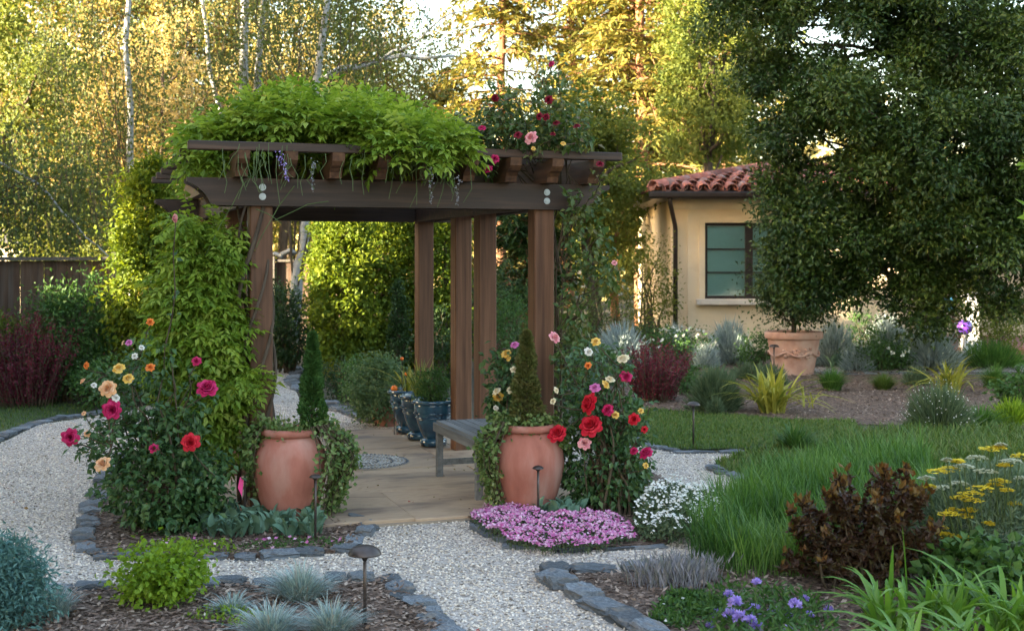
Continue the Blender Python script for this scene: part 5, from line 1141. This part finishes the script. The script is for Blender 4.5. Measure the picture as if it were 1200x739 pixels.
# ------------------------------------------------------------------ left background garden
def barberry(label, px, py, wpx, hpx, n, d=None, group='burgundy barberries', n_st=120):
    d = d or EYE * FPX / (py - HOR); k = FPX / d; x = WX(px, d); r = wpx / k / 2; h = hpx / k; t = thing('barberry', label, 'shrub', (x, d, 0), group=group)
    mb, sb = MB(), MB()
    for i in range(n_st):
        o = hdir(1)[0]; q = R.rand() ** .5; hh = h * R.uniform(.6, 1.03) * (1.05 - .25 * q * q); tt = np.linspace(0, 1, 6)[:, None]
        P = np.array((x, d, 0)) + o * (q * r * (.45 + .6 * tt ** 1.2)) + np.array((0, 0, 1)) * hh * tt + R.normal(size=(6, 3)) * .015; sb.tube(P, np.linspace(.007, .003, 6), 4)
        m_ = n // n_st; u = (.12 + .88 * R.rand(m_)) * 4.999; ii = u.astype(int); f = (u - ii)[:, None]; Q = P[ii] * (1 - f) + P[ii + 1] * f + R.normal(size=(m_, 3)) * .016
        leafq(mb, Q, rdir(m_) + np.array((0, 0, .5)), rdir(m_), .03 * R.uniform(.7, 1.4, m_), .019, .1, rnd=np.clip(R.rand() * .5 + R.rand(m_) * .5, 0, 1))
    mb.build('foliage', L_barb, t); sb.build('stem', M_twig, t); return t
barberry('large upright burgundy barberry in front of the board fence', 32, 476, 128, 110, 11000)
barberry('small burgundy barberry between lawn strip and grey sage', 768, 470, 92, 72, 6500)
barberry('dark burgundy barberry behind the yellow rose by the posts', 600, 452, 50, 62, 2500, d=17)
barberry('thin burgundy barberry beside the green fence shrub', 132, 470, 24, 62, 1200, d=15.4, n_st=30)
shrub('fence_shrub', 'dense green rounded shrub against the board fence', 'shrub', 84, 460, 104, 148, L_green, 6500, .06, .026, d=15.7, clumps=150, amp=.16)
shrub('fence_shrub', 'bright green leafy shrub at the fence end', 'shrub', -4, 470, 60, 120, L_ygrn, 1800, .06, .035, d=15.6, clumps=50)
shrub('bed_shrub', 'low green leafy plants behind the tall rose bush', 'shrub', 128, 492, 70, 62, L_green, 1600, .05, .03, d=14.6, clumps=50)
shrub('bed_shrub', 'dark loose shrub between the burgundy barberry and rose bush', 'shrub', 108, 480, 60, 60, L_dark, 1300, .045, .025, d=15.2, clumps=50)
shrub('dark_shrub', 'dark green bush under the white leaning birch', 'shrub', 338, 430, 62, 105, L_dark, 3600, .07, .03, d=19.5, clumps=90)
tuft('tan_grass', 'tan ornamental grass behind the cone evergreen', 'ornamental grass', 333, 431, 60, 52, L_tan, 900, .008)
tuft('tan_grass', 'tan ornamental grass at the foot of the hornbeam columns', 'ornamental grass', 400, 452, 56, 30, L_tan, 500, .007)
shrub('low_shrub', 'low green bush at the foot of the slim cypress', 'shrub', 402, 470, 60, 48, L_dark, 1600, .04, .02, clumps=50)
shrub('low_shrub', 'low olive bush behind the round potted shrub', 'shrub', 425, 482, 66, 62, L_green, 1800, .04, .02, d=14.8, clumps=50)
shrub('low_shrub', 'bright fern green bush seen between pergola posts', 'shrub', 594, 430, 78, 92, L_green, 2600, .07, .02, d=20, clumps=80)
shrub('low_shrub', 'dark leafy bush behind the urn with the clipped ball', 'shrub', 515, 440, 52, 90, L_dark, 2000, .05, .025, d=18, clumps=60)
shrub('low_shrub', 'dark bush filling the gap behind the yellow rose', 'shrub', 640, 470, 120, 90, L_dark, 3600, .055, .028, d=16, clumps=100)
shrub('olive_shrub', 'wide olive green bush left of the house corner', 'shrub', 705, 420, 120, 92, leafmat('olive_leaf', [(.04,.07,.02),(.07,.10,.025),(.1,.12,.03)], .3, .5, .25), 4200, .055, .022, d=21.5, clumps=120)
shrub('olive_shrub', 'tall yellow olive bush against the house corner', 'shrub', 762, 410, 60, 150, L_ygrn, 3200, .06, .026, d=23.3, clumps=90)
shrub('low_shrub', 'wide dark bush at the back fence behind the posts', 'shrub', 560, 420, 130, 110, L_dark, 3600, .08, .035, d=22.5, clumps=90)
shrub('low_shrub', 'green bush behind the vine covered post', 'shrub', 290, 430, 120, 120, L_green, 3600, .07, .03, d=20.5, clumps=90)
shrub('low_shrub', 'green bush at the foot of the sunlit columnar hornbeam', 'shrub', 205, 470, 90, 90, L_green, 2600, .055, .028, d=15.2, clumps=70)

# ------------------------------------------------------------------ beds in front of the house
BG = 'blue grey bushes before the house'
spiky('grey_bush', 'spiky blue grey bush beside the orange grass', 'shrub', 728, 425, 74, 62, L_blue, 1500, .35, .018, d=20, group=BG)
spiky('grey_bush', 'pale grey bush under the downspout', 'shrub', 792, 412, 46, 48, L_blue, 900, .35, .014, d=22.6, group=BG)
spiky('grey_bush', 'rounded blue grey bush below the window sill', 'shrub', 855, 425, 62, 60, L_blue, 1800, .3, .018, d=21, group=BG)
spiky('grey_bush', 'blue grey bush right behind the rimmed planter', 'shrub', 977, 428, 60, 62, L_blue, 1500, .3, .018, d=20.6, group=BG)
spiky('grey_bush', 'tall blue grey bush against the wall corner', 'shrub', 1042, 420, 64, 66, L_blue, 1500, .32, .018, d=21.8, group=BG)
spiky('grey_bush', 'pale feathery grey bush in front of the porch chair', 'shrub', 1090, 428, 72, 66, L_blue, 1700, .35, .018, d=19.9, group=BG)
def flowering(label, px, py, wpx, hpx, mat, fmat, nfl, d, n=2600):
    t = shrub('flowering_shrub', label, 'shrub', px, py, wpx, hpx, mat, n, .05, .028, d=d, clumps=80)
    k = FPX / d; x = WX(px, d); r = wpx / k / 2; h = hpx / k; D = rdir(nfl * 3); D = D[(D[:, 2] > .05) & (D[:, 1] < .5)][:nfl]; P = np.array((x, d, h * .5)) + D * np.array((r, r, h * .5))
    mb = MB(); n_ = len(P)
    for q in range(5):
        leafq(mb, P, rdir(n_) + D, D, .05, .04, .1)
    tag(mb.build('flowers', fmat, t), kind='stuff'); return t
flowering('green shrub with white flowers left of the blue grey window bush', 795, 420, 88, 46, L_green, L_wht, 34, 20.6)
flowering('low green shrub with white roses between the grey bushes', 1032, 430, 76, 36, L_green, L_wht, 16, 19.8)
shrub('bed_shrub', 'green bush between the window bush and planter', 'shrub', 888, 425, 44, 44, L_green, 1300, .05, .026, d=20.4, clumps=50)
spiky('sage_bush', 'rounded grey green sage bush beside the yellow flax', 'shrub', 838, 482, 78, 66, L_sage, 2600, .28, .011)
spiky('sage_bush', 'small sage tuft at the lawn edge below the sage bush', 'shrub', 838, 487, 24, 26, L_sage, 500, .35, .008)
tuft('orange_grass', 'orange tinted grass tuft beside the burgundy barberry', 'ornamental grass', 722, 430, 74, 34, leafmat('orange_grass_blade', [(.28,.16,.03),(.34,.22,.05),(.15,.15,.03)], .35, .6, .2), 900, .009)
FG3 = 'golden flax clumps'
x, y = G(905, 484); strap_clump('golden_flax', 'yellow striped arching flax clump on the bark mulch', 'flax', x, y, FLAXY, 130, .14, .85, 1.35, FG3)
x, y = G(1112, 462); strap_clump('golden_flax', 'yellow flax clump behind the white dotted rosemary', 'flax', x, y, FLAXY, 70, .12, .8, 1.25, FG3)
x, y = G(945, 478); strap_clump('golden_flax', 'few thin outlying flax leaves on the mulch', 'flax', x, y, FLAXY, 8, .1, .6, .9, FG3)
GT = 'green grass tufts in the mulch'
tuft('grass_tuft', 'fine green grass tuft below the rimmed planter', 'ornamental grass', 975, 458, 54, 32, L_meadow, 900, .007, group=GT)
tuft('grass_tuft', 'low green grass tuft between the planter tuft and flax', 'ornamental grass', 1035, 457, 48, 24, L_grass, 700, .008, group=GT)
tuft('grass_tuft', 'green grass tuft beyond the second flax clump', 'ornamental grass', 1165, 455, 54, 32, L_meadow, 700, .008, group=GT)
tuft('grass_tuft', 'small green tuft left of the sage bush', 'ornamental grass', 805, 455, 40, 26, L_meadow, 500, .008, group=GT)
spiky('green_mound', 'feathery green mound in front of the porch', 'shrub', 1160, 432, 120, 40, L_meadow, 2200, .4, .01)
spiky('green_mound', 'dark feathery green mound before the purple ball', 'shrub', 1105, 434, 60, 34, L_sage, 1100, .4, .01)
shrub('olive_shrub', 'yellow olive bush beyond the white porch column', 'shrub', 1172, 420, 90, 78, L_ygrn, 2400, .055, .03, d=20.8, clumps=70, shell=.3)
t = spiky('white_rosemary', 'dark green bush dotted with tiny white flowers on the mulch', 'shrub', 1100, 512, 100, 74, L_sage, 2600, .3, .010)
c = np.array(t.location); D = rdir(500); D = D[D[:, 2] > 0.1]; mb = MB(); k = FPX / c[1]; P = c + D * np.array((50 / k, 50 / k, 70 / k)) * R.uniform(.75, 1, (len(D), 1)); leafq(mb, P, rdir(len(P)), rdir(len(P)), .014, .014, .1); tag(mb.build('flowers', L_wht, t), kind='stuff')
tuft('daylily_clump', 'dark arching strap leaf clump at the lawn edge', 'plant', 932, 531, 76, 42, L_green, 260, .016)
spiky('green_mound', 'low bright lime green plants at the end of the mulch', 'shrub', 1185, 500, 60, 40, L_lime, 700, .35, .016)

# ------------------------------------------------------------------ meadow grass, ninebark, yarrow and daylilies
P_mead = [(808, 662), (822, 640), (838, 610), (868, 588), (888, 576), (912, 568), (960, 555), (1080, 548), (1110, 600), (1090, 650), (960, 682), (870, 682)]
q = sample(P_mead, 12000); n = len(q); mb = MB()
hh = (.36 + .10 * R.normal(size=n).clip(-1.5, 1.5)) * (.85 + .2 * np.sin(q[:, 0] * 5) * np.sin(q[:, 1] * 4))
o = hdir(n) + np.array((-.3, -.1, 0)); blades(mb, np.column_stack([q, np.zeros(n)]), nrm(o), hh * R.uniform(.8, 1.15, n), .006, hh * R.uniform(.1, .6, n), 1.4, 3, rnd=np.clip(.5 + .35 * np.sin(q[:, 0] * 6 + 2 * np.sin(q[:, 1] * 5)) + R.normal(size=n) * .22, 0, 1))
c = q.mean(0); t = thing('meadow_grass', 'tall fresh green grass drift behind the bronze shrub', 'grass', (c[0], c[1], 0)); t['kind'] = 'stuff'
tag(mb.build('blades', L_meadow, t), kind='stuff')
P_back = [(835, 545), (892, 570), (1000, 556), (1300, 548), (1300, 516), (1060, 514), (1000, 514), (960, 522), (880, 530)]
q = sample(P_back, 11000); n = len(q); mb = MB(); far = np.clip((q[:, 0] - 2.2) / 1.6, 0, 1); hh = (.09 + .13 * far) * R.uniform(.6, 1.25, n)
blades(mb, np.column_stack([q, np.zeros(n)]), hdir(n), hh, .010, hh * R.uniform(.2, .7, n), 1.5, 3)
tag(mb.build('grass_bed', L_grass), 'low to knee high green grass between the gravel bend and mulch', 'grass', kind='stuff')
q = sample([(760, 665), (790, 688), (870, 690), (840, 664)], 10)
def lavender(label, pts, n, h):
    c = G(*pts[0]); t = thing('lavender', label, 'lavender', (c[0], c[1], 0)); mb, fb = MB(), MB()
    for p in pts:
        x, y = G(*p); o = hdir(n); B = np.column_stack([np.full(n, x), np.full(n, y), np.zeros(n)]) + R.normal(size=(n, 3)) * np.array((.05, .05, 0)); hh = h * R.uniform(.6, 1.1, n); blades(mb, B, o, hh, .005, hh * .4, 1.2, 3)
        m_ = n // 2; P = B[:m_] + o[:m_] * (hh[:m_] * .36)[:, None] + np.array((0, 0, 1)) * (hh[:m_] * .72)[:, None]; leafq(fb, P, np.array((0, 0, 1)) + o[:m_] * .5, rdir(m_), .05, .010, .1)
    tag(mb.build('foliage', L_lav, t), kind='stuff'); tag(fb.build('flower_spikes', L_lav, t), kind='stuff')
lavender('grey lavender drift behind the rough slate corner', [(758, 688), (775, 690), (792, 686), (808, 690), (824, 684), (785, 682)], 120, .17)
# ninebark
nx, ny = G(1010, 690); t = thing('ninebark', 'bronze purple leaved shrub in front of the tall green grass', 'shrub', (nx, ny, 0)); mb, mt, sb = MB(), MB(), MB(); d = ny; k = FPX / d
tips = [(936, 590), (946, 588), (962, 604), (982, 556), (990, 570), (1002, 590), (1032, 552), (1042, 548), (1054, 550), (1066, 572), (1078, 566), (1088, 580), (925, 620), (1018, 580), (972, 580), (1026, 600), (1094, 610), (1060, 600), (950, 640), (1000, 630), (1040, 640), (1080, 640), (930, 650), (1092, 640), (970, 660), (1020, 660), (1060, 665)]
for px, py in tips:
    for rep in range(3):
        p1 = AT(px + R.normal() * 7, py + R.normal() * 7 + rep * 6, d + R.normal() * .17); P = limb_path((nx + R.normal() * .1, ny + R.normal() * .08, 0), p1, .05, .03, 8); sb.tube(P, np.linspace(.008, .003, 8), 5)
        m_ = 52; u = (.3 + .7 * R.rand(m_) ** .7) * 6.999; ii = u.astype(int); f = (u - ii)[:, None]; Q = P[ii] * (1 - f) + P[ii + 1] * f; dv = rdir(m_) + np.array((0, 0, .3))
        for s in (-.6, 0, .6):
            sd = np.cross(nrm(dv), (0, 0, 1)); leafq(mb if True else mt, Q, dv + sd * s, np.array((0, 0, 1)) + rdir(m_) * .5, .05 * R.uniform(.7, 1.2, m_) * (1 if s == 0 else .75), .026, .15)
        m_ = 8 if py < 610 else 3; dv = rdir(m_) + np.array((0, 0, 1.2)); leafq(mt, np.repeat(p1[None], m_, 0) + R.normal(size=(m_, 3)) * .012, dv, rdir(m_), .046, .026, .15)
mb.build('foliage', L_nine, t); mt.build('young_leaves', L_ninet, t); sb.build('stem', M_twig, t)
# yarrow
yx, yy = G(1165, 668); t = thing('yarrow', 'yarrow with flat yellow flower heads and grey ferny leaves', 'flowers', (yx, yy, 0)); d = yy; k = FPX / d
mb, sb = MB(), MB(); P, D = blob(AT(1160, 612, d), (80 / k, .36, 68 / k), 3600, 3, .15); P[:, 2] = np.maximum(P[:, 2], .03)
for s in range(3): leafq(mb, P + R.normal(size=P.shape) * .02, D * .4 + rdir(len(P)) * .6 + np.array((0, 0, .5)), rdir(len(P)), .06, .011, .1)
mb.build('foliage', L_yarr, t)
heads = [(1098, 552, 9, 1), (1112, 549, 8, 1), (1130, 546, 8, 0), (1122, 540, 6, 1), (1145, 536, 9, 0), (1158, 526, 9, 1), (1170, 524, 6, 1), (1138, 578, 11, 1), (1150, 572, 11, 1), (1128, 583, 10, 1), (1140, 586, 9, 1), (1165, 568, 8, 1), (1172, 563, 8, 1), (1180, 574, 6, 1), (1112, 602, 9, 1), (1118, 597, 6, 1), (1132, 604, 8, 1), (1136, 597, 6, 1), (1158, 613, 5, 1), (1108, 626, 7, 1), (1104, 618, 5, 1), (1136, 630, 6, 1), (1128, 628, 5, 1), (1152, 650, 6, 1), (1158, 643, 6, 1), (1148, 655, 5, 1), (1124, 566, 8, 0), (1105, 571, 8, 0), (1155, 552, 10, 0), (1185, 540, 9, 0), (1196, 534, 8, 1), (1178, 545, 6, 1), (1090, 570, 5, 1), (1143, 619, 5, 0), (1170, 624, 6, 0), (1110, 539, 4, 0), (1173, 521, 4, 0), (1190, 590, 6, 1), (1198, 560, 6, 0), (1086, 560, 7, 0)]
for px, py, r, yl in heads:
    dd = d - .34 + R.uniform(-.08, .1); p = AT(px, py, dd); m_ = 70; a = R.rand(m_) * 6.283; q = R.rand(m_) ** .5 * r * 1.3 / k; hb = MB()
    Q = p + np.stack([q * np.cos(a), q * np.sin(a), .008 * (1 - (q * k / r) ** 2) + R.normal(size=m_) * .002], 1)
    for s in range(3): leafq(hb, Q, hdir(m_) + np.array((0, 0, .3)), np.array((0, 0, 1)) + rdir(m_) * .3, .014, .013, .05)
    hb.build('flower_head', L_yel if yl else L_cream, t)
    sb.tube(limb_path((yx + (p[0] - yx) * .6, yy + (p[1] - yy) * .7, 0), p, .0, .02, 5), .0028, 4)
sb.build('stem', M_green_stem, t)
shrub('leafy_plant', 'toothed green leaves at the foot of the yarrow', 'plant', 1150, 700, 130, 60, L_green, 900, .06, .045, clumps=60, amp=.2)
DAY = [strap_mesh('daylily_leaf', L_day, .34 + .05 * (k % 3), .16 + .07 * k, .030, .16 + .11 * k, twist=.02 * (k % 2)) for k in range(6)]
dl = 'arching daylily leaves in the front bed'
for px, py, n, lab in ((1040, 742, 48, 'fresh green daylily clump in front of the bronze shrub'), (1110, 735, 60, 'fresh green daylily clump in front of the yarrow'), (1185, 745, 60, 'fresh green daylily clump at the end of the yarrow bed'), (1075, 790, 50, 'low green daylily clump beside the lilac blooms'), (1150, 790, 50, 'dense green daylily clump below the one in front of the yarrow')):
    x, y = G(px, py); strap_clump('daylily', lab, 'daylily', x, y, DAY, n, .10, .6, 1.0, dl)
x, y = G(1100, 730); t = strap_clump('iris_clump', 'few tall upright sword leaves among the daylilies', 'iris', x, y, [strap_mesh('iris_leaf', L_day, .5, .06, .026, .02)], 5, .35, .6, 1.0)
# lilac scabious
sx, sy = G(890, 742); t = thing('scabious', 'lilac pincushion flowers over low green leaves by the slate corner', 'flowers', (sx, sy, 0)); d = sy; k = FPX / d
mb, sb = MB(), MB(); q = sample([(820, 745), (840, 700), (960, 715), (985, 760), (900, 790), (830, 790)], 1500); n = len(q); z = R.rand(n) * .10 + .02
leafq(mb, np.column_stack([q, z]), rdir(n) + np.array((0, 0, .4)), rdir(n) + np.array((0, 0, .8)), .055 * R.uniform(.6, 1.2, n), .016, .15); mb.build('foliage', L_green, t)
for px, py, r in ((854, 697, 6), (862, 707, 8), (857, 722, 9), (868, 724, 8), (842, 722, 8), (884, 716, 8), (887, 683, 5.5), (907, 716, 7), (926, 724, 7), (932, 709, 7), (944, 703, 6), (929, 731, 7), (948, 721, 5), (886, 734, 7), (893, 740, 8), (908, 738, 6), (971, 714, 5), (925, 738, 6), (880, 727, 6), (832, 733, 5)):
    p = AT(px, py, d + R.uniform(-.25, .25)); r *= 1.25; m_ = 44; hb = MB(); D = rdir(m_); D[:, 2] = np.abs(D[:, 2]); leafq(hb, p + D * .3 * r / k, D + R.normal(size=(m_, 3)) * .3, rdir(m_), r / k * .8, r / k * .5, .1); hb.build('flower_head', L_purp, t)
    sb.tube(limb_path((p[0] + R.normal() * .03, p[1] + R.normal() * .03, 0), p, 0, .02, 4), .0022, 4)
tag(sb.build('stem', M_green_stem, t), kind='stuff')
carpet('ground_cover', 'small green rosettes in front of the lavender', [(760, 735), (800, 745), (850, 720), (830, 700), (780, 705)], .05, 1400, 4, L_green, L_wht, .01, .03, cat='ground cover')
# broad leaves of the shrub that leans in from outside the frame on the right
t = thing('broadleaf_shrub', 'glossy broad leaves of a shrub leaning in by the dark evergreen', 'shrub', (WX(1260, 7), 7.0, 0)); mb, sb = MB(), MB(); base = np.array((WX(1260, 7), 7.0, 0))
P = limb_path(base, AT(1235, 170, 7), .0, .01, 8); sb.tube(P, np.linspace(.02, .008, 8), 6)
for px, py in ((1236, 190), (1214, 186), (1210, 250), (1240, 235), (1228, 300), (1240, 380), (1246, 210), (1250, 270), (1236, 330), (1225, 215)):
    p = AT(px, py, 7 + R.normal() * .1); sb.tube(limb_path(P[6], p, 0, .02, 4), .004, 4); m_ = 7; leafq(mb, np.repeat(p[None], m_, 0) + R.normal(size=(m_, 3)) * .02, rdir(m_) + np.array((-.9, -.1, .2)), rdir(m_) * .5 + np.array((0, -.5, .8)), .10 * R.uniform(.7, 1.1, m_), .05, .15)
mb.build('foliage', L_lime, t); tag(sb.build('stem', M_twig, t), kind='stuff')

tuft('grass_tuft', 'wide fresh green grass tuft beyond the white dotted bush', 'ornamental grass', 1150, 505, 70, 36, L_meadow, 800, .008, group=GT)
shrub('leafy_plant', 'light green leafy plant behind the yarrow heads', 'plant', 1195, 482, 56, 50, L_green, 1200, .06, .035, clumps=50)
spiky('sage_bush', 'low grey green mat behind the rimmed planter path light', 'shrub', 880, 445, 70, 24, L_sage, 900, .35, .012)
# fallen leaves and petals on the paths
q = np.concatenate([sample(P_gravel, 260), sample([(430, 597), (550, 595), (560, 510), (400, 505)], 40)]); n = len(q); mb = MB(); D = hdir(n); D[:, 2] = R.normal(0, .15, n)
inb = np.zeros(n, bool)
for p in (P_bedA, P_bedB, P_bedD): inb |= inpoly(q[:, 0], q[:, 1], p)
z = np.where(np.arange(n) >= 260, .046, .016); P = np.column_stack([q, z])[~inb]
leafq(mb, P, D[~inb], np.array((0, 0, 1)) + R.normal(0, .3, (len(P), 3)), R.uniform(.018, .042, len(P)), R.uniform(.012, .022, len(P)), .2)
tag(mb.build('fallen_leaves', leafmat('dry_leaf', [(.16,.09,.04),(.28,.17,.07),(.12,.13,.04),(.34,.10,.09)], .1, .8, .1)), 'dry leaves and petals scattered over gravel and patio', 'leaves', kind='stuff')

spiky('grey_bush', 'low pale grey bush between the white flowered shrub and window bush', 'shrub', 826, 428, 40, 38, L_blue, 900, .32, .011, d=20.2, group=BG)
spiky('grey_bush', 'low blue grey bush between planter and white rose shrub', 'shrub', 1004, 432, 44, 40, L_blue, 1000, .32, .011, d=19.7, group=BG)
shrub('bed_shrub', 'green bush at the wall between planter bush and corner bush', 'shrub', 1012, 420, 54, 56, L_green, 1300, .05, .026, d=21.6, clumps=50)
shrub('bed_shrub', 'low green leaves around the foot of the burgundy barberry', 'shrub', 806, 462, 46, 34, L_green, 1000, .045, .022, clumps=40)
shrub('bed_shrub', 'dark green bush behind the burgundy barberry and orange grass', 'shrub', 752, 430, 64, 50, L_dark, 1500, .05, .025, d=20.8, clumps=50)
spiky('sage_bush', 'grey green sage mound behind the yellow striped flax', 'shrub', 905, 452, 54, 30, L_sage, 1000, .32, .011)
spiky('green_mound', 'soft green mound between planter tuft and lamb carpet', 'shrub', 1075, 452, 44, 26, L_sage, 800, .35, .01)
